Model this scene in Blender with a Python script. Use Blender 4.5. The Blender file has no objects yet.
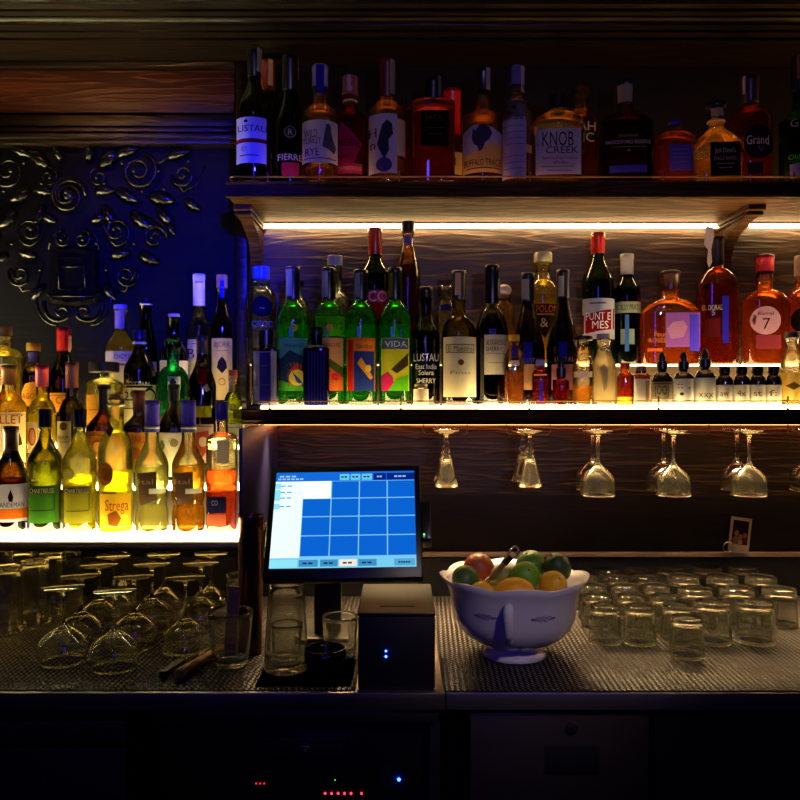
import bpy, bmesh, math, random
from mathutils import Vector, Matrix
random.seed(7)
PI = math.pi
S = bpy.context.scene
COL = S.collection
CZ = 1.5           # eye height
F = 800.0          # focal length in pixels of the 800 px frame

# ------------------------------------------------------------------ camera, world, lights, exposure
cam = bpy.data.cameras.new('camera'); cam.sensor_width = 36; cam.lens = 36; cam.clip_start = 0.05
co = bpy.data.objects.new('camera', cam); COL.objects.link(co)
co.location = (0, 0, CZ); co.rotation_euler = (PI/2, 0, 0)
S.camera = co
S.view_settings.view_transform = 'Standard'
S.view_settings.look = 'None'
S.view_settings.gamma = 1
S.view_settings.use_curve_mapping = False
S.view_settings.exposure = 0.0
S.cycles.caustics_reflective = False
S.cycles.caustics_refractive = True
S.cycles.blur_glossy = 0.5
S.cycles.max_bounces = 14
S.cycles.transmission_bounces = 12
S.cycles.transparent_max_bounces = 40
S.cycles.diffuse_bounces = 3
S.cycles.sample_clamp_indirect = 4
w = bpy.data.worlds.new('world'); S.world = w; w.use_nodes = True
w.node_tree.nodes['Background'].inputs[0].default_value = (0.01, 0.008, 0.012, 1)
w.node_tree.nodes['Background'].inputs[1].default_value = 0.15

def lin(c):
    if isinstance(c, str):
        c = [int(c[i:i+2], 16)/255 for i in (0, 2, 4)]
    return tuple((v/12.92 if v <= .04045 else ((v+.055)/1.055)**2.4) for v in c)

def light(name, kind, loc, target, energy, color, size=0.3, size_y=None, spot=60, blend=.8):
    l = bpy.data.lights.new(name, kind); l.energy = energy; l.color = color
    if kind == 'AREA':
        l.size = size
        if size_y: l.shape = 'RECTANGLE'; l.size_y = size_y
    if kind == 'SPOT':
        l.spot_size = math.radians(spot); l.spot_blend = blend; l.shadow_soft_size = size
    o = bpy.data.objects.new(name, l); COL.objects.link(o); o.location = loc
    o.rotation_euler = (Vector(target)-Vector(loc)).to_track_quat('-Z', 'Y').to_euler()
    return o
# blue stage lamp of the room behind the guest, and its dim warm ceiling lamps; one blue side fill is added
light('blue_wash_lamp', 'SPOT', (0.35, -0.6, 2.15), (-0.66, 2.4, 1.94), 1350, (0.004, 0.003, 1.0), .05, spot=16, blend=1)
light('blue_panel_lamp', 'AREA', (-0.1, -0.5, 1.95), (0.0, 2.3, 1.95), 4, (0.10, 0.06, 1.0), .09, .9)
light('lavender_spot', 'SPOT', (0.5, -0.6, 1.7), (0.15, 2.2, 2.03), 46, (0.62, 0.52, 1.0), .05, spot=42, blend=1)
light('bowl_spot', 'SPOT', (0.8, -0.3, 2.5), (0.25, 1.8, 1.0), 42, (1.0, 0.78, 0.8), .06, spot=20, blend=1)
light('counter_spot', 'SPOT', (-0.5, 0.5, 2.8), (-0.55, 1.95, 0.95), 2.5, (1.0, 0.75, 0.5), .05, spot=44, blend=1)
light('blue_side_fill', 'SPOT', (1.0, 0.35, 1.75), (-0.36, 2.1, 1.28), 40, (0.02, 0.02, 1.0), .04, spot=14, blend=1)  # added fill that turns the display end panel blue
light('panel_spot', 'SPOT', (-0.95, 1.35, 2.50), (-0.92, 2.38, 2.45), 16.0, (1.0, 0.42, 0.13), .04, spot=62, blend=1)
light('amber_downlight', 'SPOT', (0.75, 0.9, 2.85), (0.65, 1.95, 0.95), 3.0, (1.0, 0.78, 0.55), .05, spot=40, blend=1)

# ------------------------------------------------------------------ materials
MC = {}
def nt(name):
    m = bpy.data.materials.new(name); m.use_nodes = True
    n = m.node_tree; n.nodes.clear()
    o = n.nodes.new('ShaderNodeOutputMaterial')
    return m, n, o
def pbr(name, col, rough=.5, metal=0, spec=.5, bump=None, coat=0):
    k = ('pbr', name, col, rough, metal, bump)
    if k in MC: return MC[k]
    m, n, o = nt(name)
    b = n.nodes.new('ShaderNodeBsdfPrincipled')
    b.inputs['Base Color'].default_value = (*lin(col), 1)
    b.inputs['Roughness'].default_value = rough
    b.inputs['Metallic'].default_value = metal
    b.inputs['Specular IOR Level'].default_value = spec
    b.inputs['Coat Weight'].default_value = coat
    if bump:
        t = n.nodes.new('ShaderNodeTexNoise'); t.inputs['Scale'].default_value = bump[0]
        c = n.nodes.new('ShaderNodeTexCoord'); n.links.new(c.outputs['Object'], t.inputs['Vector'])
        bp = n.nodes.new('ShaderNodeBump'); bp.inputs['Strength'].default_value = bump[1]; bp.inputs['Distance'].default_value = .002
        n.links.new(t.outputs['Fac'], bp.inputs['Height']); n.links.new(bp.outputs[0], b.inputs['Normal'])
    n.links.new(b.outputs[0], o.inputs[0])
    MC[k] = m; return m
def emit(name, col, s):
    k = ('emit', name, col, s)
    if k in MC: return MC[k]
    m, n, o = nt(name)
    e = n.nodes.new('ShaderNodeEmission'); e.inputs[0].default_value = (*lin(col), 1); e.inputs[1].default_value = s
    n.links.new(e.outputs[0], o.inputs[0]); MC[k] = m; return m
def paper(col):
    k = ('paper', col)
    if k in MC: return MC[k]
    m, n, o = nt('label_paper')
    d = n.nodes.new('ShaderNodeBsdfDiffuse'); t = n.nodes.new('ShaderNodeBsdfTranslucent'); x = n.nodes.new('ShaderNodeMixShader')
    ns = n.nodes.new('ShaderNodeTexNoise'); ns.inputs['Scale'].default_value = 180
    tc = n.nodes.new('ShaderNodeTexCoord'); n.links.new(tc.outputs['Object'], ns.inputs['Vector'])
    mx = n.nodes.new('ShaderNodeMix'); mx.data_type = 'RGBA'
    c = lin(col)
    mx.inputs[6].default_value = (*[v*.86 for v in c], 1); mx.inputs[7].default_value = (*c, 1)
    n.links.new(ns.outputs['Fac'], mx.inputs[0])
    n.links.new(mx.outputs[2], d.inputs[0]); n.links.new(mx.outputs[2], t.inputs[0]); x.inputs[0].default_value = .42
    n.links.new(d.outputs[0], x.inputs[1]); n.links.new(t.outputs[0], x.inputs[2]); n.links.new(x.outputs[0], o.inputs[0])
    MC[k] = m; return m
def thin_glass(col, refr=.35):
    k = ('tg', col, refr)
    if k in MC: return MC[k]
    m, n, o = nt('bottle_glass')
    c = lin(col)
    tr = n.nodes.new('ShaderNodeBsdfTransparent')
    rf = n.nodes.new('ShaderNodeBsdfRefraction'); rf.inputs['IOR'].default_value = 1.28; rf.inputs['Color'].default_value = (*c, 1); rf.inputs['Roughness'].default_value = 0
    gl = n.nodes.new('ShaderNodeBsdfGlossy'); gl.inputs['Roughness'].default_value = .025
    lw = n.nodes.new('ShaderNodeLayerWeight'); lw.inputs[0].default_value = .25
    mx = n.nodes.new('ShaderNodeMix'); mx.data_type = 'RGBA'
    mx.inputs[6].default_value = (*[v**.5 for v in c], 1); mx.inputs[7].default_value = (*[v**.5*.45 for v in c], 1)
    n.links.new(lw.outputs['Facing'], mx.inputs[0]); n.links.new(mx.outputs[2], tr.inputs[0])
    tl = n.nodes.new('ShaderNodeBsdfTranslucent'); tl.inputs[0].default_value = (*c, 1)
    a0 = n.nodes.new('ShaderNodeMixShader'); a0.inputs[0].default_value = refr*.6
    n.links.new(tr.outputs[0], a0.inputs[1]); n.links.new(rf.outputs[0], a0.inputs[2])
    a = n.nodes.new('ShaderNodeMixShader'); a.inputs[0].default_value = .12
    n.links.new(a0.outputs[0], a.inputs[1]); n.links.new(tl.outputs[0], a.inputs[2])
    fr = n.nodes.new('ShaderNodeFresnel'); fr.inputs[0].default_value = 1.75
    b = n.nodes.new('ShaderNodeMixShader'); n.links.new(fr.outputs[0], b.inputs[0])
    n.links.new(a.outputs[0], b.inputs[1]); n.links.new(gl.outputs[0], b.inputs[2])
    n.links.new(b.outputs[0], o.inputs[0]); MC[k] = m; return m
def liquid_mat(col, cloudy=.4):
    k = ('lq', col, cloudy)
    if k in MC: return MC[k]
    m, n, o = nt('spirit')
    c = lin(col)
    tr = n.nodes.new('ShaderNodeBsdfTransparent'); tr.inputs[0].default_value = (*[v**.42 for v in c], 1)
    rf = n.nodes.new('ShaderNodeBsdfRefraction'); rf.inputs['IOR'].default_value = 1.3; rf.inputs['Color'].default_value = (*[v**.42 for v in c], 1); rf.inputs['Roughness'].default_value = .02
    tl = n.nodes.new('ShaderNodeBsdfTranslucent'); tl.inputs[0].default_value = (*[v**.75 for v in c], 1)
    a = n.nodes.new('ShaderNodeMixShader'); a.inputs[0].default_value = .4
    n.links.new(tr.outputs[0], a.inputs[1]); n.links.new(rf.outputs[0], a.inputs[2])
    b = n.nodes.new('ShaderNodeMixShader'); b.inputs[0].default_value = cloudy
    n.links.new(a.outputs[0], b.inputs[1]); n.links.new(tl.outputs[0], b.inputs[2])
    n.links.new(b.outputs[0], o.inputs[0]); MC[k] = m; return m
def clear_glass():
    if 'cg' in MC: return MC['cg']
    m, n, o = nt('drinking_glass')
    g = n.nodes.new('ShaderNodeBsdfGlass'); g.inputs['IOR'].default_value = 1.52; g.inputs['Roughness'].default_value = 0
    g.inputs[0].default_value = (.96, .97, .94, 1)
    t = n.nodes.new('ShaderNodeBsdfTransparent'); x = n.nodes.new('ShaderNodeMixShader'); x.inputs[0].default_value = .05
    tl = n.nodes.new('ShaderNodeBsdfTranslucent'); tl.inputs[0].default_value = (.95, .92, .82, 1)
    x2 = n.nodes.new('ShaderNodeMixShader'); x2.inputs[0].default_value = .006
    n.links.new(g.outputs[0], x.inputs[1]); n.links.new(t.outputs[0], x.inputs[2])
    n.links.new(x.outputs[0], x2.inputs[1]); n.links.new(tl.outputs[0], x2.inputs[2]); n.links.new(x2.outputs[0], o.inputs[0])
    MC['cg'] = m; return m
def wood(name, c1, c2, rough=.45, stretch=(1.2, 8, 14), bump=.5, lines=9, spec=.35):
    k = ('wood', name)
    if k in MC: return MC[k]
    m, n, o = nt(name)
    tc = n.nodes.new('ShaderNodeTexCoord'); mp = n.nodes.new('ShaderNodeMapping'); mp.inputs['Scale'].default_value = stretch
    n.links.new(tc.outputs['Object'], mp.inputs[0])
    nz = n.nodes.new('ShaderNodeTexNoise'); nz.inputs['Scale'].default_value = 1.3; nz.inputs['Detail'].default_value = 3
    n.links.new(mp.outputs[0], nz.inputs['Vector'])
    ms = n.nodes.new('ShaderNodeMath'); ms.operation = 'MULTIPLY'; ms.inputs[1].default_value = lines*6.28
    n.links.new(nz.outputs['Fac'], ms.inputs[0])
    sn = n.nodes.new('ShaderNodeMath'); sn.operation = 'SINE'; n.links.new(ms.outputs[0], sn.inputs[0])
    ma = n.nodes.new('ShaderNodeMath'); ma.operation = 'MULTIPLY_ADD'; ma.inputs[1].default_value = .5; ma.inputs[2].default_value = .5
    n.links.new(sn.outputs[0], ma.inputs[0])
    pw = n.nodes.new('ShaderNodeMath'); pw.operation = 'POWER'; pw.inputs[1].default_value = 2.5; n.links.new(ma.outputs[0], pw.inputs[0])
    mp2 = n.nodes.new('ShaderNodeMapping'); mp2.inputs['Scale'].default_value = (6, 60, 140); n.links.new(tc.outputs['Object'], mp2.inputs[0])
    n2 = n.nodes.new('ShaderNodeTexNoise'); n2.inputs['Scale'].default_value = 3; n2.inputs['Detail'].default_value = 4; n.links.new(mp2.outputs[0], n2.inputs['Vector'])
    ad = n.nodes.new('ShaderNodeMath'); ad.operation = 'MULTIPLY_ADD'; ad.inputs[1].default_value = .8
    n.links.new(n2.outputs['Fac'], ad.inputs[0]); n.links.new(pw.outputs[0], ad.inputs[2])
    mx = n.nodes.new('ShaderNodeMix'); mx.data_type = 'RGBA'; mx.inputs[6].default_value = (*lin(c1), 1); mx.inputs[7].default_value = (*lin(c2), 1)
    cl = n.nodes.new('ShaderNodeMath'); cl.operation = 'MULTIPLY'; cl.inputs[1].default_value = .6; cl.use_clamp = True
    n.links.new(ad.outputs[0], cl.inputs[0]); n.links.new(cl.outputs[0], mx.inputs[0])
    b = n.nodes.new('ShaderNodeBsdfPrincipled'); b.inputs['Roughness'].default_value = rough; b.inputs['Specular IOR Level'].default_value = spec
    n.links.new(mx.outputs[2], b.inputs['Base Color'])
    bp = n.nodes.new('ShaderNodeBump'); bp.inputs['Strength'].default_value = bump; bp.inputs['Distance'].default_value = .003
    n.links.new(ad.outputs[0], bp.inputs['Height']); n.links.new(bp.outputs[0], b.inputs['Normal'])
    n.links.new(b.outputs[0], o.inputs[0]); MC[k] = m; return m
def mat_weave(g=1.0):
    m, n, o = nt('bar_mat')
    tc = n.nodes.new('ShaderNodeTexCoord'); sx = n.nodes.new('ShaderNodeSeparateXYZ'); n.links.new(tc.outputs['Object'], sx.inputs[0])
    def mth(op, a, b=None):
        q = n.nodes.new('ShaderNodeMath'); q.operation = op
        for i, v in enumerate((a, b)):
            if v is None: continue
            if isinstance(v, (int, float)): q.inputs[i].default_value = v
            else: n.links.new(v, q.inputs[i])
        return q.outputs[0]
    u = mth('MULTIPLY', mth('ADD', sx.outputs[0], mth('MULTIPLY', sx.outputs[1], .35)), 6.2832/.0115)
    v = mth('MULTIPLY', sx.outputs[1], 6.2832/.030)
    h = mth('MULTIPLY', mth('SINE', u), mth('SINE', v))
    h = mth('MAXIMUM', h, -.2)
    nz = n.nodes.new('ShaderNodeTexNoise'); nz.inputs['Scale'].default_value = 14; n.links.new(tc.outputs['Object'], nz.inputs['Vector'])
    h2 = mth('ADD', h, mth('MULTIPLY', nz.outputs['Fac'], 1.2))
    bp = n.nodes.new('ShaderNodeBump'); bp.inputs['Strength'].default_value = 1; bp.inputs['Distance'].default_value = .003
    n.links.new(h2, bp.inputs['Height'])
    mx = n.nodes.new('ShaderNodeMix'); mx.data_type = 'RGBA'; mx.inputs[6].default_value = (.004, .0035, .003, 1); mx.inputs[7].default_value = (.13*g, .11*g, .115*g, 1)
    mr = n.nodes.new('ShaderNodeMapRange'); mr.inputs[1].default_value = -.05; mr.inputs[2].default_value = .35; n.links.new(h, mr.inputs[0]); n.links.new(mr.outputs[0], mx.inputs[0])
    b = n.nodes.new('ShaderNodeBsdfPrincipled'); b.inputs['Roughness'].default_value = .3; b.inputs['Metallic'].default_value = .05; b.inputs['Specular IOR Level'].default_value = .12
    n.links.new(mx.outputs[2], b.inputs['Base Color']); n.links.new(bp.outputs[0], b.inputs['Normal'])
    n.links.new(b.outputs[0], o.inputs[0]); return m

WALLWOOD = wood('panel_wood', '190e09', '422c1c', .42, (1.0, 5, 12), .45)
SHELFWOOD = wood('shelf_wood', '22130a', '4a2e1a', .6, (1.2, 8, 16), .3, spec=0.02)
DARKWOOD = wood('dark_wood', '090504', '180e0a', .35, (1, 6, 10), .3)
REDWOOD = wood('red_brown_wood', '2a1208', '5c3018', .4, (1.0, 6, 14), .3)
CARVE = pbr('carved_black_wood', '070606', .26, spec=.3, bump=(60, .4))
STEEL = pbr('brushed_steel', '6a6460', .38, .9, bump=(90, .15))
DSTEEL = pbr('dark_steel', '3c3836', .4, .7, bump=(80, .15))
BLACKP = pbr('black_plastic', '0d0d10', .35)
BRASS = pbr('aged_brass', '8a6a3c', .3, .9)
CHROME = pbr('chrome', 'c8c4c0', .15, 1.0)
BLACK = pbr('matte_black', '0a0908', .6)
MIRR = pbr('ink', '141210', .6)

# ------------------------------------------------------------------ geometry helpers
def X(px, D): return (px-400)/F*D
def Z(py, D): return CZ+(400-py)/F*D
def link(name, bm, m, parent=None, smooth=True, loc=None):
    bmesh.ops.recalc_face_normals(bm, faces=bm.faces)
    me = bpy.data.meshes.new(name); bm.to_mesh(me); bm.free()
    if m: me.materials.append(m)
    if smooth:
        me.polygons.foreach_set('use_smooth', [True]*len(me.polygons))
    o = bpy.data.objects.new(name, me); COL.objects.link(o)
    if smooth == 'auto': me.set_sharp_from_angle(angle=math.radians(35))
    if parent: o.parent = parent
    if loc: o.location = loc
    return o
def root(name, label, cat, loc, rz=0, group=None):
    o = bpy.data.objects.new(name, None); COL.objects.link(o); o.location = loc; o.rotation_euler = (0, 0, rz)
    o.empty_display_size = .02
    o['label'] = label; o['category'] = cat
    if group: o['group'] = group
    return o
def tag(o, label, cat, group=None):
    o['label'] = label; o['category'] = cat
    if group: o['group'] = group
    return o
def struct(name, bm, m, smooth='auto'):
    o = link(name, bm, m, smooth=smooth); o['kind'] = 'structure'; return o
def NB(): return bmesh.new()
def box(bm, x0, x1, y0, y1, z0, z1, bev=0, M=None):
    vs = bmesh.ops.create_cube(bm, size=1)['verts']
    for v in vs:
        v.co = Vector((x0+(v.co.x+.5)*(x1-x0), y0+(v.co.y+.5)*(y1-y0), z0+(v.co.z+.5)*(z1-z0)))
    if bev:
        es = list({e for v in vs for e in v.link_edges})
        r = bmesh.ops.bevel(bm, geom=es, offset=bev, segments=2, affect='EDGES', profile=.5)
        vs = list({v for f in r['faces'] for v in f.verts} | {v for v in vs if v.is_valid})
    if M: bmesh.ops.transform(bm, matrix=M, verts=vs)
    return vs
def sring(bm, a, b, n, z, seg, cx=0, cy=0):
    out = []
    for i in range(seg):
        t = 2*PI*i/seg; c, s = math.cos(t), math.sin(t)
        out.append(bm.verts.new((cx+a*math.copysign(abs(c)**(2/n), c), cy+b*math.copysign(abs(s)**(2/n), s), z)))
    return out
def rings(bm, prof, seg=28, cap0=True, cap1=True):
    """prof: list of (a, b, n, z)"""
    last = None; first = None
    for (a, b, n, z) in prof:
        if a < 1e-6:
            r = [bm.verts.new((0, 0, z))]
        else: r = sring(bm, a, b, n, z, seg)
        if last is not None:
            L = len(last)
            if len(r) == 1 and L > 1:
                for i in range(L): bm.faces.new((last[i], last[(i+1) % L], r[0]))
            elif L == 1 and len(r) > 1:
                for i in range(len(r)): bm.faces.new((last[0], r[(i+1) % len(r)], r[i]))
            elif L > 1:
                for i in range(L): bm.faces.new((last[i], last[(i+1) % L], r[(i+1) % L], r[i]))
        else: first = r
        last = r
    if cap0 and len(first) > 1: bm.faces.new(first)
    if cap1 and len(last) > 1: bm.faces.new(last)
    return bm
def lathe(prof, seg=28, cap0=True, cap1=True, bm=None):
    return rings(bm or NB(), [(r, r, 2, z) for r, z in prof], seg, cap0, cap1)
def tube(bm, pts, r, seg=8, closed=False, cap=True):
    pts = [Vector(p) for p in pts]; N = len(pts); rr = r if isinstance(r, (list, tuple)) else [r]*N
    prev = None; allr = []; up = None
    for i, p in enumerate(pts):
        a = pts[(i-1) % N] if (closed or i > 0) else p
        b = pts[(i+1) % N] if (closed or i < N-1) else p
        t = (b-a).normalized()
        if up is None:
            up = Vector((0, 0, 1)) if abs(t.z) < .9 else Vector((1, 0, 0))
        s = t.cross(up)
        if s.length < 1e-5: s = t.orthogonal()
        s.normalize(); up = s.cross(t).normalized()
        allr.append([bm.verts.new(p + (s*math.cos(2*PI*k/seg)+up*math.sin(2*PI*k/seg))*rr[i]) for k in range(seg)])
    for i in range(N-1 if not closed else N):
        A, B = allr[i], allr[(i+1) % N]
        for k in range(seg): bm.faces.new((A[k], A[(k+1) % seg], B[(k+1) % seg], B[k]))
    if cap and not closed:
        bm.faces.new(allr[0]); bm.faces.new(allr[-1])
    return bm
def extr(bm, poly, y0, y1, axis='y', M=None):
    """prism of a polygon in x,z extruded along y (or polygon in y,z extruded along x)"""
    f = (lambda a, b, c: (a, c, b)) if axis == 'y' else (lambda a, b, c: (c, a, b))
    A = [bm.verts.new(f(a, b, y0)) for a, b in poly]; B = [bm.verts.new(f(a, b, y1)) for a, b in poly]
    n = len(poly)
    for i in range(n): bm.faces.new((A[i], A[(i+1) % n], B[(i+1) % n], B[i]))
    bm.faces.new(A); bm.faces.new(B)
    if M: bmesh.ops.transform(bm, matrix=M, verts=A+B)
    return A+B

_tc = {}
def text_tris(txt):
    """flat triangles of a word: list of verts (x,z) and faces, x centred, cap height 1"""
    if txt in _tc: return _tc[txt]
    c = bpy.data.curves.new('t', 'FONT'); c.body = txt; c.align_x = 'CENTER'; c.size = 1.0; c.resolution_u = 2
    o = bpy.data.objects.new('t', c); COL.objects.link(o)
    dg = bpy.context.evaluated_depsgraph_get()
    me = bpy.data.meshes.new_from_object(o.evaluated_get(dg))
    vs = [(v.co.x, v.co.y) for v in me.vertices]; fs = [tuple(p.vertices) for p in me.polygons]
    bpy.data.objects.remove(o); bpy.data.curves.remove(c); bpy.data.meshes.remove(me)
    mx = max(abs(v[0]) for v in vs) if vs else 1
    vs = [(x/.7, z/.7) for x, z in vs]
    _tc[txt] = (vs, fs, 2*mx/.7); return _tc[txt]

# ------------------------------------------------------------------ bottles
ROW = {  # depth of the row, height it stands on
    'T1': (2.155, 2.074), 'T2': (2.30, 2.074),
    'M1': (2.122, 1.4845), 'M2': (2.203, 1.4845), 'M3': (2.318, 1.6005),
    'L1': (1.925, 1.186), 'L2': (2.070, 1.281), 'L3': (2.200, 1.376), 'L4': (2.330, 1.471)}
ROWG = {'T1': 'bottles on the top shelf', 'T2': 'bottles on the top shelf', 'M1': 'small bottles at the front of the middle shelf',
        'M2': 'bottles on the middle shelf', 'M3': 'bottles on the middle shelf', 'L1': 'bottles on the lit steps',
        'L2': 'bottles on the lit steps', 'L3': 'bottles on the lit steps', 'L4': 'bottles on the lit steps'}

ADJ = {('T1', 254): (2.1550, 1.000), ('T2', 268): (2.3116, 1.000), ('T2', 290): (2.2584, 1.000), ('T1', 320): (2.1545, 1.000), ('T1', 350): (2.2133, 1.000), ('T1', 387): (2.1572, 1.000), ('T2', 409): (2.3000, 1.000), ('T1', 433): (2.1581, 1.000), ('T2', 452): (2.3000, 1.000), ('T1', 483): (2.1909, 1.000), ('T1', 517): (2.1449, 1.000), ('T1', 558): (2.1550, 1.000), ('T2', 581): (2.3000, 1.000), ('T1', 626): (2.1550, 1.000), ('T1', 674): (2.1950, 1.000), ('T1', 716): (2.1628, 1.000), ('T1', 750): (2.2657, 1.000), ('T1', 800): (2.1585, 1.000), ('M3', 261): (2.2920, 1.000), ('M3', 294): (2.3285, 1.000), ('M3', 335): (2.3180, 1.000), ('M3', 375): (2.3180, 1.000), ('M3', 408): (2.3180, 1.000), ('M3', 446): (2.3180, 1.000), ('M3', 504): (2.3180, 1.000), ('M3', 543): (2.3180, 1.000), ('M3', 598): (2.3163, 1.000), ('M3', 627): (2.3296, 1.000), ('M3', 670): (2.3014, 1.000), ('M3', 717): (2.3246, 1.000), ('M3', 765): (2.3070, 1.000), ('M3', 803): (2.3290, 1.000), ('M2', 293): (2.2015, 1.000), ('M2', 329): (2.2015, 1.000), ('M2', 361): (2.1902, 1.000), ('M2', 395): (2.2015, 1.000), ('M2', 426): (2.2030, 1.000), ('M2', 459): (2.1842, 1.000), ('M2', 492): (2.2001, 1.000), ('M2', 528): (2.2001, 1.000), ('M2', 563): (2.2001, 1.000), ('M1', 266): (2.1392, 1.000), ('M1', 316.5): (2.1325, 1.000), ('M1', 421): (2.1269, 1.000), ('M1', 514): (2.1335, 1.000), ('M1', 540.5): (2.1295, 1.000), ('M1', 561): (2.1295, 1.000), ('M1', 583): (2.1350, 1.000), ('M1', 604): (2.1503, 1.000), ('M1', 625): (2.1512, 1.000), ('M1', 641): (2.1251, 1.000), ('M1', 662): (2.1349, 1.000), ('M1', 683.5): (2.1341, 1.000), ('M1', 705): (2.1349, 1.000), ('M1', 724.5): (2.1280, 1.000), ('M1', 741.5): (2.1280, 1.000), ('M1', 757.5): (2.1301, 1.000), ('M1', 773.5): (2.1321, 1.000), ('M1', 792): (2.1370, 1.000), ('L1', 11): (1.9250, 1.000), ('L1', 45): (1.9250, 1.000), ('L1', 80): (1.9250, 1.000), ('L1', 116): (1.9250, 1.000), ('L1', 152): (1.9250, 1.000), ('L1', 188.5): (1.9250, 1.000), ('L1', 222.5): (1.9250, 1.000), ('L2', 9): (2.0456, 0.926), ('L2', 42): (2.0939, 0.926), ('L2', 72): (2.0381, 0.919), ('L2', 104): (2.0859, 0.919), ('L2', 139): (2.0451, 0.942), ('L2', 174): (2.0848, 0.942), ('L2', 202): (2.0546, 1.000), ('L2', 233): (2.0700, 1.000), ('L3', 3): (2.2012, 1.000), ('L3', 33.5): (2.1840, 1.000), ('L3', 63.5): (2.2000, 1.000), ('L3', 104): (2.1818, 0.895), ('L3', 139.5): (2.2168, 0.895), ('L3', 173): (2.2000, 1.000), ('L4', 120.5): (2.3321, 1.000), ('L4', 146): (2.3279, 1.000), ('L4', 174): (2.3033, 1.000), ('L4', 199): (2.3483, 1.000), ('L4', 222): (2.3300, 1.000)}
def bottle(label, x, hw, yt, yn, ys, nw, row, glass, liquid=None, fill=None, cap=None, style='round', depth=1.0, n=2.0,
           art=(), name='liquor_bottle', cat='bottle', waist=None, ring=None, lip=True, refr=.35, cloudy=None, dz=0, turn=0):
    D, zb = ROW[row]; D += dz
    if cloudy is None: cloudy = {'T': .16, 'M': .22, 'L': .28}[row[0]]
    if (row, x) in ADJ: D, q_ = ADJ[row, x]; hw *= q_
    k = D/F
    wx = X(x, D)
    rz = (-math.atan2(wx, D) if n <= 2.2 else -math.atan2(wx, D)*.35) + turn
    rt = root(name, label, cat, (wx, D, zb), rz, ROWG[row])
    R = hw*k; Rn = nw*k
    zt = Z(yt, D)-zb; zn = Z(yn, D)-zb; zs = Z(ys, D)-zb
    H = zt
    capz = Z(cap[1], D)-zb if cap else H
    glass_top = H
    if cap and cap[3:] and cap[3] in ('screw', 'stopper', 'ball', 'dropper'): glass_top = min(H, capz+.004)
    def rad(z):
        if z <= zs:
            if waist:
                zw = Z(waist[0], D)-zb; d = abs(z-zw)/.012
                return R*(1-waist[1]*math.exp(-d*d))
            if z < .006: return R*(.93+.07*math.sin(z/.006*PI/2))
            return R
        if z >= zn: return Rn
        t = (z-zs)/(zn-zs)
        if style == 'round': e = 1-math.sqrt(max(0, 1-t*t))**1.0; e = .75*e+.25*(t*t*(3-2*t)); return R+(Rn-R)*e
        if style == 'slope': e = t*t*(3-2*t); return R+(Rn-R)*e
        if style == 'cone': return R+(Rn-R)*(.75*t+.25*t*t*(3-2*t))
        if style == 'flat': e = min(1, t**5); return R+(Rn-R)*e
        if style == 'bulge':
            e = t*t*(3-2*t); return (R+(Rn-R)*e)+R*.10*math.sin(t*PI)*(1-t)
        return R
    def cs(z, off=0):
        r = rad(z); wgt = max(0, min(1, (r-Rn)/max(1e-5, R-Rn)))
        return r+off, r*(1+(depth-1)*wgt)+off, 2+(n-2)*wgt
    def prof(z0, z1, off, seg=10):
        zz = [z0]
        z = z0
        for t in (.0015, .003, .006): zz.append(z0+t)
        if waist:
            zw = Z(waist[0], D)-zb
            zz += [zw+d*.003 for d in range(-8, 9)]
        zz.append(min(zs, z1))
        for i in range(1, 13):
            q = zs+(zn-zs)*i/12
            if q < z1: zz.append(q)
        zz.append(z1)
        zz = sorted(set(round(q, 5) for q in zz if z0 <= q <= z1))
        return [(*cs(q, off), q) for q in zz]
    # glass
    p = prof(0, glass_top, 0)
    if lip and Rn < R*.7:
        a, b, nn, z = p[-1]
        p = [q for q in p if q[3] < glass_top-.011]
        p += [(a, b, nn, glass_top-.011), (a*1.07, b*1.07, nn, glass_top-.010), (a*1.08, b*1.08, nn, glass_top-.003), (a*1.05, b*1.05, nn, glass_top)]
    # punt
    p = [(0, 0, 2, .004), (R*.55, R*depth*.55, 2+(n-2)*.5, .003), (R*.86, R*.86*depth, n, 0)] + p[1:]
    link('glass_body', rings(NB(), p, 32), thin_glass(glass, refr), rt, smooth='auto' if n > 3 else True)
    if liquid:
        zf = Z(fill, D)-zb if fill else zn
        q = prof(.007, zf, -.0028)
        q = [(max(.001, a), max(.001, b), c, d) for a, b, c, d in q]
        link('liquid', rings(NB(), q, 32), liquid_mat(liquid, cloudy), rt)
    if ring:
        zr = Z(ring[0], D)-zb; r = Rn*1.12
        link('neck_ring', lathe([(r*.9, zr-.003), (r*1.04, zr-.002), (r*1.04, zr+.002), (r*.9, zr+.003)], 20), pbr('ring', ring[1], .3, .3), rt)
    capR = Rn
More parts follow.
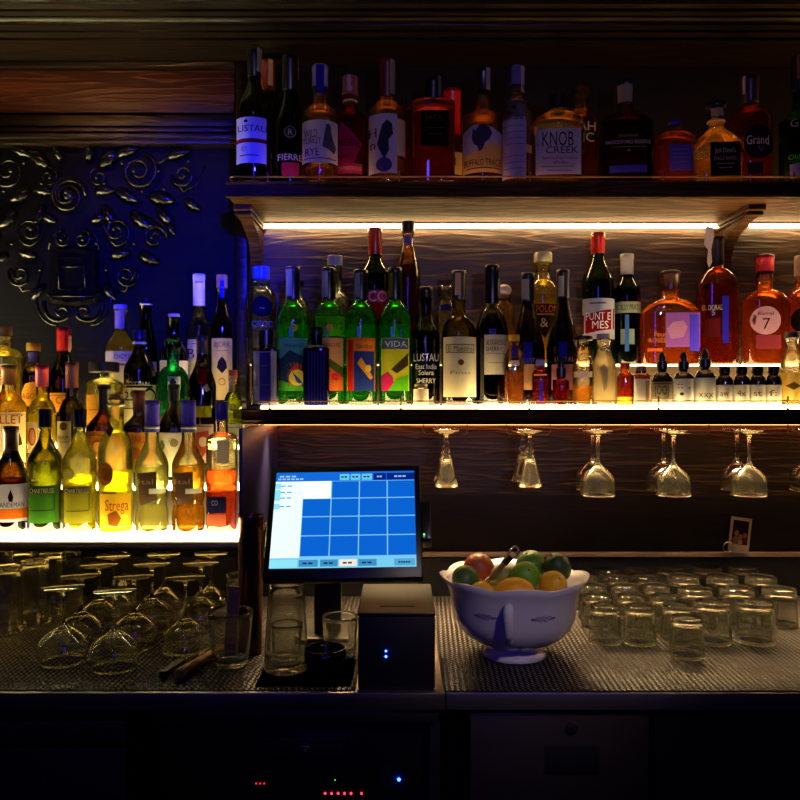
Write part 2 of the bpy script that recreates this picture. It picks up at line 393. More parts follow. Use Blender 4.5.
    if cap:
        ccol, cy, cw = cap[:3]; kind = cap[3] if len(cap) > 3 else 'capsule'
        cr = cw*k; metal = cap[4] if len(cap) > 4 else 0
        cm = pbr('cap', ccol, .32, metal)
        if kind == 'capsule':
            capR = max(cr, Rn*1.0)
            lp = Rn*1.08+.0006
            pr = [(Rn+.0008, capz), (max(Rn+.0010, capR*.97), capz+.002), (max(Rn+.001, capR*.97), H-.014), (max(lp, capR), H-.0125), (max(lp, capR), H+.0005), (max(lp, capR)*.9, H+.0022), (0, H+.0022)]
            link('capsule', lathe(pr, 24, cap0=False), cm, rt); capR = max(lp, capR)
        elif kind == 'screw':
            pr = [(cr, capz), (cr*1.0, H-.002), (cr*.93, H), (0, H)]
            bm = lathe(pr, 32, cap0=True)
            for v in bm.verts:
                if capz+.002 < v.co.z+.002 < H-.001 and len(v.link_edges) > 2 and int(round(math.atan2(v.co.y, v.co.x)/(2*PI/32))) % 2: v.co.x *= .97; v.co.y *= .97
            link('cap', bm, cm, rt, smooth='auto'); capR = cr
        elif kind == 'stopper':
            hm = (H-capz)
            pr = [(Rn*.8, capz-.002), (Rn*.8, capz+.001), (cr*.97, capz+.0015), (cr, capz+.003), (cr, H-.003), (cr*.93, H), (0, H)]
            link('stopper', lathe(pr, 28), cm, rt, smooth='auto'); capR = cr
        elif kind == 'ball':
            pr = [(Rn*.9, capz)] + [(cr*math.sin(a), (H+capz)/2+.002-(H-capz)/2*math.cos(a)) for a in [PI*i/10 for i in range(2, 10)]] + [(0, H)]
            link('stopper', lathe(pr, 24), cm, rt)
        elif kind == 'glassstopper':
            pr = [(Rn*.75, capz), (Rn*.75, capz+.004), (cr, capz+.006), (cr, H-.004), (cr*.85, H), (0, H)]
            link('stopper', lathe(pr, 20), thin_glass(ccol, .5), rt, smooth='auto')
        elif kind == 'dropper':
            hh = H-capz
            pr = [(cr, capz), (cr, capz+hh*.42), (cr*.6, capz+hh*.45), (cr*.62, capz+hh*.7), (cr*.45, capz+hh*.92), (cr*.2, H), (0, H)]
            link('dropper_cap', lathe(pr, 20), cm, rt, smooth='auto')
    # art
    def surf(u, z, off):
        a, b, nn = cs(max(.0005, z))
        if cap and z > capz and capR > a: a = b = capR+.001; nn = 2
        a += off; b += off
        t = max(-.985, min(.985, u/a))
        return Vector((a*t, -b*(1-abs(t)**nn)**(1/nn), z))
    def uz(px, py):   # photo position -> position across the bottle's face
        return (px-x)*k, Z(py, D)-zb
    def grid(bm, x0, x1, y0, y1, off, nx=12, ny=4, round_=False):
        V = {}
        u0, z0 = uz(x0, y1); u1, z1 = uz(x1, y0)
        z0 = max(z0, .003)
        for i in range(nx+1):
            for j in range(ny+1):
                V[i, j] = bm.verts.new(surf(u0+(u1-u0)*i/nx, z0+(z1-z0)*j/ny, off))
        for i in range(nx):
            for j in range(ny):
                bm.faces.new((V[i, j], V[i+1, j], V[i+1, j+1], V[i, j+1]))
    def disc(bm, xc, yc, rx, ry, off, seg=20):
        uc, zc = uz(xc, yc); ru, rzz = rx*k, ry*k
        c = bm.verts.new(surf(uc, zc, off)); prev = [c]
        for q in (.5, 1):
            cur = [bm.verts.new(surf(uc+ru*q*math.cos(2*PI*i/seg), zc+rzz*q*math.sin(2*PI*i/seg), off)) for i in range(seg)]
            for i in range(seg):
                if len(prev) == 1: bm.faces.new((c, cur[i], cur[(i+1) % seg]))
                else: bm.faces.new((prev[i], cur[i], cur[(i+1) % seg], prev[(i+1) % seg]))
            prev = cur
    def poly(bm, pts, off):
        P = [uz(*p) for p in pts]
        f = bm.faces.new([bm.verts.new((u, 0, z)) for u, z in P])
        bmesh.ops.triangulate(bm, faces=[f])
        for _ in range(3):
            bmesh.ops.subdivide_edges(bm, edges=[e for e in bm.edges if e.calc_length() > .003], cuts=1, use_grid_fill=True)
            bmesh.ops.triangulate(bm, faces=[f for f in bm.faces if len(f.verts) > 3])
        for v in bm.verts: v.co = surf(v.co.x, v.co.z, off)
    def words(bm, txt, xc, yc, h, off, wpx=None):
        vs, fs, W = text_tris(txt)
        uc, zc = uz(xc, yc); sc = h*k; sx = sc if not wpx else wpx*k/W
        V = [bm.verts.new(surf(uc+vx*sx, zc+(vz-.5)*sc, off)) for vx, vz in vs]
        for f in fs:
            try: bm.faces.new([V[i] for i in f])
            except ValueError: pass
    def draw(items, par, off):
        for it in items:
            kd = it[0]; bm = NB()
            if kd in ('L', 'R'):
                grid(bm, *it[1:5], off, 14 if kd == 'L' else 8)
                o = link('paper_label' if kd == 'L' else 'print_or_glint', bm, paper(it[5]), par)  # print, and on bare glass also painted reflections of the blue lamp
                if len(it) > 6: draw(it[6], o, off+.0006)
            elif kd == 'S':
                grid(bm, *it[1:5], off+.0006, 4); link('tax_strip', bm, paper(it[5]), par)
            elif kd == 'C':
                disc(bm, *it[1:5], off); o = link('round_label' if par is rt else 'emblem', bm, paper(it[5]), par)
                if len(it) > 6: draw(it[6], o, off+.0006)
            elif kd == 'P':
                poly(bm, it[1], off); o = link('shaped_label' if par is rt else 'drawing', bm, paper(it[2]), par)
                if len(it) > 3: draw(it[3], o, off+.0006)
            elif kd == 'T':
                words(bm, it[1], it[2], it[3], it[4], off, it[6] if len(it) > 6 else None)
                link('lettering', bm, paper(it[5]), par, smooth=False)
            off += .00008
    # facing fix: photo px of an off-axis bottle are seen along the sight line, which its turned face already meets
    draw(art, rt, .0008)
    return rt

# ------------------------------------------------------------------ the setting
XL, XR = -2.2, 2.6
WALL = 2.40
bm = NB(); box(bm, XL, XR, -2.5, 2.6, -.05, 0); struct('floor', bm, DARKWOOD)
bm = NB(); box(bm, XL, XR, -2.5, 2.6, 2.95, 3.0); struct('ceiling', bm, DARKWOOD)
bm = NB(); box(bm, X(243, WALL), XR, WALL, WALL+.06, 0, 2.95); struct('wall_back', bm, WALLWOOD)
bm = NB(); box(bm, X(247, WALL), XR, 2.394, 2.3998, Z(553, 2.375)+.0005, Z(495, 2.394), .001); struct('wall_back_lower', bm, wood('splash_wood', '0e0807', '1a100c', .55, (1, 5, 12), .1, spec=.2))
bm = NB(); box(bm, X(247, WALL), XR, 2.396, 2.3998, 2.0705, 2.494); struct('wall_back_upper', bm, pbr('black_panel', '060406', .8, spec=.2))
bm = NB(); box(bm, XL, X(243, WALL), WALL, WALL+.06, 0, 2.95); struct('wall_back_left', bm, wood('blue_lit_wood', '07060f', '0c0b18', .6, (1, 6, 9), .1, spec=.08))  # blue wash of the lamp is partly put into this wood colour
# cornice: stepped moulding along the top of the back bar
prof = [(2.40, 2.496), (2.215, 2.496), (2.215, 2.503), (2.190, 2.506), (2.190, 2.5115), (2.165, 2.514), (2.163, 2.520), (2.157, 2.525), (2.148, 2.527),
        (2.148, 2.531), (2.130, 2.534), (2.130, 2.541), (2.110, 2.545), (2.105, 2.552), (2.10, 2.556), (2.10, 2.75), (2.40, 2.75)]
bm = NB(); extr(bm, prof, XL, XR, 'x'); struct('trim_1', bm, wood('cornice_wood', '050302', '100804', .4, (1, 6, 10), .2, spec=.15))
# left panel frame: recessed wood panel between dark rails, small mouldings below
bm = NB(); box(bm, XL, X(235, 2.36), 2.35, 2.40, Z(66, 2.35)+.0, 2.494)
struct('trim_2', bm, DARKWOOD)
bm = NB(); box(bm, XL, X(235, 2.38), 2.375, 2.40, Z(114, 2.385), Z(66.5, 2.35), .003); struct('trim_3', bm, REDWOOD)
bm = NB()
for (y0, d) in ((115, 2.37), (127, 2.345), (133, 2.335), (139, 2.35)):
    box(bm, XL, X(235, d), d, 2.40, Z(y0+ (11 if y0 == 115 else 4.6), d), Z(y0, d), .002)
struct('trim_4', bm, DARKWOOD)
bm = NB(); box(bm, X(236, 2.36), X(247, 2.36), 2.355, 2.42, .92, 2.494, .003); struct('trim_5', bm, DARKWOOD)
# pale ledge strip at the foot of the panelling, dark splashback below it
bm = NB(); box(bm, X(245, 2.38), XR, 2.375, 2.40, Z(557, 2.375), Z(553, 2.375), .001); struct('trim_6', bm, pbr('pale_strip', '9a8468', .4))
bm = NB(); box(bm, XL, XR, 2.385, 2.40, .9, Z(558, 2.385)); struct('baseboard_back', bm, BLACK)

# shelves -------------------------------------------------------------
def shelf_board(label, zt, zb, xl, wall=2.40, yf=2.09, under=0.0):
    r = root('bar_shelf', label, 'shelf', ((xl+XR)/2, yf+.15, zb))
    lx = xl-(xl+XR)/2; rx = XR-(xl+XR)/2; h = zt-zb
    bm = NB(); extr(bm, [(-.15, h), (-.15, .012), (-.138, .0), (.155, 0), (.155, h)], lx, rx, 'x'); link('board', bm, SHELFWOOD, r, smooth='auto')
    bm = NB(); box(bm, lx-.008, rx, -.158, -.145, h-.006, h+.0, .002); box(bm, lx-.008, rx, -.158, -.145, .0, .006, .002); link('edge_moulding', bm, SHELFWOOD, r, smooth='auto')
    return r
TOPS = shelf_board('long dark wooden upper shelf carrying the whiskey bottles', 2.0695, 2.028, X(229, 2.09))
MIDS = shelf_board('long dark wooden middle shelf with a lit step and hanging glass racks', 1.4765, 1.436, X(233, 2.09))
def gallery(par, zt, zrail, posts, x0, label):
    r = root('gallery_rail', label, 'rail', (0, 2.0925, zt))
    bm = NB(); pts = [(x0+.0, .10, zrail-zt), (x0+.0, .02, zrail-zt), (x0+.006, .004, zrail-zt), (x0+.02, 0, zrail-zt), (XR, 0, zrail-zt)]
    tube(bm, pts, .0019, 6); link('rail', bm, BRASS, r)
    for p in posts:
        bm = NB(); lathe([(.003, 0), (.003, .003), (.0017, .005), (.0017, zrail-zt-.003), (.003, zrail-zt), (.0026, zrail-zt+.012), (0, zrail-zt+.014)], 10, bm=bm)
        link('post', bm, BRASS, r, loc=(X(p, 2.097), 0, 0))
gallery(TOPS, 2.0695, Z(177, 2.097), (268, 399, 530, 662, 793, 924), X(229, 2.1), 'thin brass gallery rail along the front of the upper shelf')
gallery(MIDS, 1.4765, Z(403.4, 2.097)+.006, (270, 401, 529, 658, 787, 917), X(235, 2.1), 'thin brass gallery rail along the front of the middle shelf')
# scrolled brackets under the upper shelf
def bracket(px, label, x2=None):
    r = root('shelf_bracket', label, 'bracket', (px, 2.40, 2.028-.2))
    pr = [(0, 0), (-.012, .0), (-.02, .02), (-.028, .05), (-.035, .09), (-.055, .125), (-.10, .15), (-.16, .165), (-.215, .178), (-.235, .19), (-.235, .2), (0, .2)]
    bm = NB(); extr(bm, pr, -.017, .017, 'x'); link('scroll_body', bm, SHELFWOOD, r, smooth='auto')
    bm = NB(); box(bm, -.024, .024, -.245, 0, .185, .2, .002); box(bm, -.022, .022, -.232, 0, .174, .183, .002); link('cap_moulding', bm, SHELFWOOD, r, smooth='auto')
bracket(X(252, 2.3), 'left scrolled wooden bracket below the upper shelf, by the blue lit wall')
bracket(X(735, 2.3), 'right scrolled wooden bracket below the upper shelf, above the red capped bottles')
# LED strips at the wall under both shelves
def led(label, x0, x1, z, col, s, y=2.378, h=.012):
    r = root('led_strip', label, 'light strip', ((x0+x1)/2, y, z)); L = (x1-x0)/2
    bm = NB(); box(bm, -L, L, -.003, .008, 0, .004); link('channel', bm, BLACK, r, smooth='auto')
    bm = NB(); box(bm, -L, L, -.004, .004, -h, -.0005, .001); link('diffuser', bm, emit('led_light', col, s), r, smooth='auto')
led('warm light strip along the wall right under the upper shelf, left of the right bracket', X(262, 2.39), X(723, 2.39), 2.024, 'ffd692', 46)
led('warm light strip along the wall right under the upper shelf, right of the right bracket', X(748, 2.39), XR-.01, 2.024, 'ffd692', 46)
led('amber light strip along the wall under the middle shelf', X(250, 2.39), XR-.01, 1.432, 'ff8a58', 20, h=.004, y=2.392)

r = root('light_strip', 'added wide warm panel under the middle shelf that brightens the tumblers', 'light strip', (1.1, 2.19, 1.4358))
bm = NB(); box(bm, -1.48, 1.48, -.045, .045, -.003, -.0002, .001); link('diffuser', bm, emit('led_light', 'ffcc74', 3), r, smooth='auto')  # added glowing panel, hidden from view, for broad highlights in the tumblers
l_ = light('shelf_fill_light', 'AREA', (1.1, 2.19, 1.431), (1.1, 2.08, 1.0), 62, (1.0, .68, .3), 2.9, .08); l_.data.spread = math.radians(80)  # added fill below the shelf, makes the tumblers sparkle
r = root('light_strip', 'warm light strip under the dark board of the left bottle display', 'light strip', (-1.28, 2.25, 1.1498))
bm = NB(); box(bm, -.88, .88, -.02, .02, -.003, -.0002, .001); link('diffuser', bm, emit('led_light', 'ffc860', 6), r, smooth='auto')
# luminous steps ------------------------------------------------------
RISER = pbr('riser_brown', '3a2814', .5)
def lit_step(label, x0, x1, y0, y1, z, zfloor, s, col='ffe8a8', th=.008, name='lit_bottle_step'):
    r = root(name, label, 'lit step', ((x0+x1)/2, (y0+y1)/2, zfloor)); L = (x1-x0)/2; d = (y1-y0)/2
    if z-th-zfloor > .002:
        bm = NB(); box(bm, -L, L, -d+.002, d, 0, z-th-zfloor); link('riser', bm, RISER, r, smooth='auto')
    bm = NB(); box(bm, -L, L, -d, d, z-th-zfloor, z-zfloor, .001); link('light_panel', bm, emit('acrylic_light', col, s), r, smooth='auto')
    return r
XE = X(238, 1.85)
lit_step('lowest glowing step of the left bottle display, nearest the front', XL+.02, XE, 1.85, 2.0, 1.1855, 1.167, 25.0, 'fff0b0', .013)
lit_step('second glowing step of the left bottle display', XL+.02, XE, 2.0015, 2.13, 1.2805, 1.167, 55, 'fff0a8', .006)
lit_step('third glowing step of the left bottle display', XL+.02, XE, 2.1315, 2.26, 1.3755, 1.167, 45, 'ffe69a', .006)
lit_step('highest glowing step of the left bottle display, at the wall', XL+.02, X(233, 2.09)-.004, 2.2615, 2.394, 1.4705, 1.167, 8, 'ffe69a', .006)
bm = NB(); box(bm, XL+.02, XE+.012, 1.852, 2.394, 1.150, 1.1665, .002)
tag(link('display_board', bm, pbr('board_brown', '2a1d12', .4), smooth='auto'), 'dark board carrying the glowing bottle steps on the left', 'shelf')
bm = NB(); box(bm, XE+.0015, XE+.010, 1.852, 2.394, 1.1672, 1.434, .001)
tag(link('display_end_panel', bm, pbr('blue_lit_panel', '1a1a4a', .4), smooth='auto'), 'smooth dark end panel closing the right side of the lit bottle display', 'panel')  # navy colour carries the blue light seen on this panel
lit_step('low glowing strip on the middle shelf, left part behind the mezcal bottles', X(262, 2.12), X(478, 2.12)-.001, 2.0965, 2.245, 1.484, 1.4768, 14, 'ffdc90', .0072)
lit_step('low glowing strip on the middle shelf, right part under the small bottles', X(478, 2.12), XR-.02, 2.0965, 2.245, 1.484, 1.4768, 32, 'ffe2a0', .0072)
bm = NB(); box(bm, X(248, 2.12), X(262, 2.12)-.001, 2.105, 2.245, 1.4768, 1.484); tag(link('step_board', bm, pbr('board_brown', '2a1d12', .4), smooth='auto'), 'short dark board at the left end of the middle shelf', 'board')
lit_step('raised step at the back of the middle shelf, faintly glowing left part', X(250, 2.25), X(478, 2.25)-.001, 2.247, 2.395, 1.600, 1.4768, 1.4, 'ffd890', .004)
lit_step('raised glowing step at the back of the middle shelf, bright right part', X(478, 2.25), XR-.02, 2.247, 2.395, 1.600, 1.4768, 11, 'ffd890', .005)

lit_step('thin amber glowing strip lying on the upper shelf under the whiskey bottles', X(240, 2.12), XR-.02, 2.101, 2.392, 2.0735, 2.0698, 4.5, 'ffb060', .0035)

bm = NB(); box(bm, X(238, 2.1), XR-.02, 2.0965, 2.1005, 2.0698, 2.0742, .0005)
tag(link('shelf_lip', bm, SHELFWOOD, smooth='auto'), 'narrow dark wooden lip along the front of the upper shelf', 'lip')

# counter -------------------------------------------------------------
YF = 1.60
XS = X(446, YF)
CT = .914
r = root('bar_counter', 'dark steel back counter, left section below the wine glasses and the screen', 'counter', ((XL+XS)/2, 2.0, 0)); L = (XS-XL)/2
bm = NB(); box(bm, -L, L-.001, -.40, .384, CT-.035, CT, .003); link('worktop', bm, pbr('worktop_steel', '7c7068', .38, .8, bump=(90, .12)), r, smooth='auto')
bm = NB(); box(bm, -L, L-.001, -.385, .384, .0, .10); box(bm, -L, L-.001, .1, .384, .10, CT-.036); link('carcass', bm, BLACK, r, smooth='auto')
r2 = root('bar_counter', 'dark steel back counter, right section below the fruit bowl and tumblers', 'counter', ((XR+XS)/2, 2.0, 0)); L2 = (XR-XS)/2
bm = NB(); box(bm, -L2, L2, -.40, .384, CT-.035, CT, .003); link('worktop', bm, pbr('worktop_steel', '86807c', .34, .8, bump=(90, .12)), r2, smooth='auto')
bm = NB(); box(bm, -L2, L2, -.385, .384, .0, .10); box(bm, -L2, L2, .1, .384, .10, CT-.036); link('carcass', bm, BLACK, r2, smooth='auto')
# under-counter fridge on the right
fx0, fx1 = X(470, 1.62), X(650, 1.62)
r = root('counter_fridge', 'steel fronted under-counter fridge with round lock below the fruit bowl', 'fridge', ((fx0+fx1)/2, 1.66, .1)); L = (fx1-fx0)/2
bm = NB(); box(bm, -L, L, 0, .35, .001, CT-.036-.1-.001, .002); link('body', bm, BLACK, r, smooth='auto')
bm = NB(); box(bm, -L, L, -.035, -.002, .001, Z(713, 1.625)-.1, .004); dr = link('door', bm, pbr('dull_steel', '5a5048', .4, .8, bump=(90, .1)), r, smooth='auto')
bm = NB(); lathe([(.009, 0), (.012, .002), (.012, .008), (.006, .010), (0, .010)], 20, bm=bm); o = link('lock', bm, DSTEEL, dr, smooth='auto', loc=(X(572, 1.62)-(fx0+fx1)/2, -.036, Z(728, 1.62)-.1)); o.rotation_euler = (PI/2, 0, 0)
bm = NB(); box(bm, X(545, 1.62)-(fx0+fx1)/2, X(600, 1.62)-(fx0+fx1)/2, -.038, -.034, Z(776, 1.62)-.1, Z(746, 1.62)-.1, .002); link('handle_recess', bm, BLACK, dr, smooth='auto')
fx0, fx1 = X(656, 1.62), 1.6
bm = NB(); box(bm, fx0, fx1, 1.63, 2.0, .101, CT-.036); tag(link('cabinet', bm, BLACK, smooth='auto'), 'black cabinet under the right end of the counter', 'cabinet')
# left drawer unit
fx0, fx1 = -1.6, X(126, 1.62)
r = root('drawer_unit', 'dark drawer unit under the wine glasses, bottom left', 'drawer unit', ((fx0+fx1)/2, 1.64, .1)); L = (fx1-fx0)/2
bm = NB(); box(bm, -L, L, 0, .4, .001, CT-.137); link('carcass', bm, BLACK, r, smooth='auto')
bm = NB(); box(bm, -L, L, -.02, -.001, Z(743, 1.62)-.1, Z(721, 1.62)-.1, .003); d1 = link('drawer', bm, pbr('olive_steel', '4a4436', .4, .6), r, smooth='auto')
bm = NB(); box(bm, -L, L, -.022, -.0195, Z(744.5, 1.62)-.1, Z(742, 1.62)-.1); link('edge_strip', bm, BRASS, d1, smooth='auto')
bm = NB(); box(bm, -L, L, -.02, -.001, .002, Z(748, 1.62)-.1, .003); link('drawer', bm, BLACK, r, smooth='auto')
# machine in the middle with status lamps
fx0, fx1 = X(158, 1.64), X(438, 1.64)
r = root('rack_unit', 'black equipment rack with red and blue status lamps under the screen', 'equipment rack', ((fx0+fx1)/2, 1.66, .1)); cx = (fx0+fx1)/2; L = (fx1-fx0)/2
bm = NB(); box(bm, -L, L, 0, .4, .001, CT-.137, .003); link('case', bm, BLACKP, r, smooth='auto')
bm = NB(); box(bm, -L-.003, L, -.045, -.001, Z(722, 1.62)-.1, CT-.036-.1-.001, .002); link('top_rail', bm, STEEL, r, smooth='auto')
bm = NB(); box(bm, L-.018, L+.004, -.035, -.001, .001, Z(722, 1.62)-.101, .002); link('side_post', bm, DSTEEL, r, smooth='auto')
bm = NB()
box(bm, X(268, 1.63)-cx, X(342, 1.63)-cx, -.014, -.001, Z(759, 1.63)-.1, Z(742, 1.63)-.1, .001); box(bm, X(263, 1.63)-cx, X(345, 1.63)-cx, -.022, -.001, Z(742, 1.63)-.1, Z(740, 1.63)-.1, .0006)
lb = link('lock_plate', bm, STEEL, r, smooth='auto')
bm = NB()
for a, b in ((0, 0), (-.0065, 0), (.0065, 0), (0, .0065), (0, -.0065)):
    bmesh.ops.create_icosphere(bm, subdivisions=2, radius=.0055, matrix=Matrix.Translation((X(304, 1.63)-cx+a, -.018, Z(749, 1.63)-.1+b)))
link('lock_knob', bm, CHROME, lb)
def lamp(px, py, col, s, rr=.0022, par=None, D=1.655):
    bm = NB(); bmesh.ops.create_icosphere(bm, subdivisions=2, radius=rr); o = link('status_lamp', bm, emit('lamp', col, s), par or r); o.location = (X(px, D)-cx, -.003, Z(py, D)-.1); return o
for px in (325, 331.5, 338, 344.5, 351, 361.5): lamp(px, 794, 'ff2040', 9)
for px in (256, 260, 264): lamp(px, 784, 'ff2030', 1.6, .0018)
lamp(399, 780, '1030ff', 60, .0034); lamp(335, 780.5, '50ff40', 1.5, .0012)
# mats
MAT = mat_weave()
bm = NB(); box(bm, XL+.01, X(355, 1.60), 1.61, 2.375, CT+.0003, CT+.003, .001)
tag(link('bar_mat', bm, mat_weave(.8), smooth='auto'), 'woven dark bar mat under the upturned wine glasses', 'mat')
bm = NB(); box(bm, X(437, 1.9), XS-.0005, 1.61, 2.38, CT+.0003, CT+.003, .001)
tag(link('bar_mat', bm, MAT, smooth='auto'), 'narrow woven bar mat strip between the receipt printer and the bowl', 'mat')
bm = NB(); box(bm, XS+.0005, 2.2, 1.605, 2.38, CT+.0003, CT+.003, .001)
tag(link('bar_mat', bm, MAT, smooth='auto'), 'wide woven bar mat under the bowl and the upturned tumblers', 'mat')
MT = CT+.0033

# ------------------------------------------------------------------ carved ornament on the left panel
oy = 2.385
r = root('carved_ornament', 'black carved scrollwork with a cartouche on the dark, blue lit left wall', 'carving', (X(78, oy), 2.398, Z(240, oy)))
ocx, ocz = X(78, oy), Z(240, oy)
def op(px, py, d=0): return (X(px, oy)-ocx, oy-2.398-d, Z(py, oy)-ocz)
def spiral(px, py, R, turns, a0, sgn=1, rr=.006, d=.006, par=r, name='scroll', tail=None):
    pts = []; rad = []
    N = int(18*turns)
    for i in range(N+1):
        t = i/N; a = a0+sgn*t*turns*2*PI; q = R*(1-.8*t)
        pts.append(op(px+q*math.cos(a), py-q*math.sin(a), d+.006*t)); rad.append(rr*(1-.45*t))
    if tail:
        tp = [op(x, y, d*.6) for x, y in tail]; pts = tp+pts; rad = [rr*(.35+.65*i/len(tp)) for i in range(len(tp))]+rad
    bm = NB(); tube(bm, pts, rad, 8); 
    bmesh.ops.create_icosphere(bm, subdivisions=2, radius=rr*1.3, matrix=Matrix.Translation(pts[-1]))
    return link(name, bm, CARVE, par)
def leaf(px, py, L_, W_, ang, name='leaf', curl=.012):
    bm = NB(); cols = []
    for i in range(9):
        t = i/8; wd = W_*math.sin(PI*min(1, t*.92+.08))**.7*(1+.18*math.sin(t*22)); row = []
        for j in range(-3, 4):
            s = j/3; u = t*L_; v = s*wd/2
            dx = u*math.cos(ang)-v*math.sin(ang); dy = -(u*math.sin(ang)+v*math.cos(ang))
            d = .003+curl*math.sin(t*PI)*(1-.6*s*s)+.004*(1-abs(s)) 
            row.append(bm.verts.new(op(px+dx, py+dy, d)))
        cols.append(row)
    for i in range(8):
        for j in range(6): bm.faces.new((cols[i][j], cols[i+1][j], cols[i+1][j+1], cols[i][j+1]))
    o = link(name, bm, CARVE, r); mdf = o.modifiers.new('t', 'SOLIDIFY'); mdf.thickness = .006; mdf.offset = 0; return o
MX = 75.0
# rosette in the middle
spiral(70, 197, 18, 2.2, .4, 1, .0075, .014, name='rosette'); spiral(70, 197, 18.5, 1.0, 0, 1, .005, .018, name='rosette')
bm = NB(); bmesh.ops.create_icosphere(bm, subdivisions=2, radius=.016, matrix=Matrix.Translation(op(70, 197, .012))); link('rosette', bm, CARVE, r)
# cartouche
bm = NB()
sh = [(50, 251), (50, 284), (46, 296), (52, 303), (75, 306), (98, 303), (104, 296), (100, 284), (100, 251), (88, 248), (75, 246), (62, 248)]
A = [bm.verts.new(op(x, y, .004)) for x, y in sh]; B = [bm.verts.new(op(75+(x-75)*.86, 276+(y-276)*.9, .02)) for x, y in sh]
for i in range(len(sh)): bm.faces.new((A[i], A[(i+1) % 12], B[(i+1) % 12], B[i]))
bm.faces.new(B); link('cartouche', bm, CARVE, r, smooth='auto')
bm = NB(); tube(bm, [op(x, y, .022) for x, y in ((62, 258), (62, 290), (88, 290), (88, 258))], .0028, 6, closed=True)
tube(bm, [op(64, 268, .022), op(86, 268, .022)], .0022, 6); tube(bm, [op(56, 297, .022), op(96, 297, .022)], .0028, 6); link('cartouche_frame', bm, CARVE, r)
for s in (-1, 1):
    m = lambda x: MX+s*(x-MX)
    # the pair of big volutes under the cartouche
    pts = []; 
    for i in range(34):
        t = i/33
        if t < .55:
            a = PI*.05-(t/.55)*PI*.62; pts.append(op(m(75+15+14*math.cos(a)), 304-17*math.sin(a)*1.0, .012))
        else:
            q = (t-.55)/.45; a = PI*1.45-q*PI*1.9; rr = 8*(1-.55*q); pts.append(op(m(75+11+rr*math.cos(a)*1.0), 313-rr*math.sin(a)*.9, .016))
    bm = NB(); tube(bm, pts, [.007]*28+[.0065, .006, .0055, .005, .0045, .004], 8); link('volute', bm, CARVE, r)
    pts = [op(m(75+17+20*math.cos(a)), 300+25*math.sin(a), .008) for a in [PI*(-.12+.62*i/16) for i in range(17)]]
    bm = NB(); tube(bm, pts, .0045, 8); link('volute', bm, CARVE, r)
    spiral(m(84), 240, 9, 1.3, PI/2 if s > 0 else PI/2, -s, .006, .014, name='volute', tail=[(m(100), 250), (m(98), 238), (m(92), 232)])
    spiral(m(140), 172, 19, 1.7, PI*.4 if s > 0 else PI*.6, -s, .0062, .010, tail=[(m(176), 150), (m(166), 160), (m(158), 164)])
    spiral(m(118), 232, 14, 1.6, -PI*.5, s, .006, .010, tail=[(m(100), 214), (m(104), 226), (m(110), 240)])
    spiral(m(128), 276, 12, 1.5, PI*.2 if s > 0 else PI*.8, -s, .006, .010, tail=[(m(104), 262), (m(112), 288), (m(126), 292)])
    spiral(m(156), 238, 12, 1.5, 0 if s > 0 else PI, s, .005, .010, tail=[(m(140), 212), (m(152), 218), (m(164), 226)])
    spiral(m(184), 176, 12, 1.4, PI if s > 0 else 0, s, .0045, .008, tail=[(m(206), 166), (m(196), 186), (m(184), 192)])
    spiral(m(100), 178, 10, 1.3, PI*.5, s, .0045, .008)
    for (x, y, L_, W_, a) in ((100, 166, 26, 12, .6), (118, 190, 24, 11, -.5), (150, 196, 26, 12, -.2), (104, 206, 22, 10, -1.0), (132, 212, 26, 11, -.7),
                              (112, 256, 20, 9, .2), (140, 254, 22, 10, -.4), (158, 208, 24, 10, -.8), (168, 158, 24, 8, .3), (118, 156, 24, 8, .35),
                              (92, 222, 18, 8, .4), (104, 284, 20, 8, -.9), (186, 200, 18, 8, -.6), (96, 192, 20, 9, .1), (170, 222, 14, 7, -1.2), (88, 160, 16, 9, 1.2)):
        leaf(m(x), y, L_, W_, a if s > 0 else PI-a)
    for (x, y, q) in ((106, 184, .008), (124, 164, .007), (112, 222, .008), (152, 226, .007), (166, 190, .008), (144, 192, .006), (136, 244, .007), (108, 270, .007), (190, 162, .006), (160, 172, .006), (130, 200, .007), (98, 244, .006)):
        bm = NB(); bmesh.ops.create_icosphere(bm, subdivisions=2, radius=q, matrix=Matrix.Translation(op(m(x), y, .012))); link('bead', bm, CARVE, r)

# ------------------------------------------------------------------ bottles of the upper shelf
K = '17131a'       # printing ink
bottle('olive bottle with black neck and two white label bands, far left of upper shelf', 254, 18, 52, 78, 113, 6, 'T1', '4c5228', '240806', 140,
       ('0a0a0c', 78, 7), 'slope', art=[('L', 237, 266, 123, 144, 'b8b4c8', [('T', 'LUSTAU', 250, 134, 6.5, K), ('C', 246, 127, 2, 1.5, K)]),
       ('R', 237, 266, 144.5, 147, '8a1818'), ('L', 237, 266, 148, 168, 'aaa6c0', [('R', 240, 258, 160, 161, K), ('C', 244, 154, 3, 3, '8a86a8')]), ('S', 257, 262, 50, 74, 'b0a49a')], cat='bottle', name='sherry_bottle')
bottle('round shouldered olive bottle with red brown neck foil, tucked behind the far left upper bottle', 268, 15, 62, 92, 118, 6.5, 'T2', '6a6838', '2a0a06', 125,
       ('5a1c10', 92, 6.8), art=[('S', 268, 273, 62, 88, 'd0a070')])
bottle('black green bottle with small round emblem and dark foil neck, third from left up top', 290, 15.5, 57, 92, 128, 7, 'T2', '0c1a0e', None, None,
       ('080808', 92, 8), 'slope', dz=-.03, art=[('C', 290, 137, 6, 6, '6a6a72', [('C', 290, 137, 4.8, 4.8, '14201a'), ('T', 'R', 290, 137, 6, 'a8a8b0')]),
       ('L', 276, 304, 157, 166, '1a1626', [('T', 'FIERRE', 290, 161.5, 6, 'b8b4c8')]), ('L', 282, 299, 167, 180, '8a2040'), ('S', 298, 301, 57, 80, 'b89a70')], refr=.1)
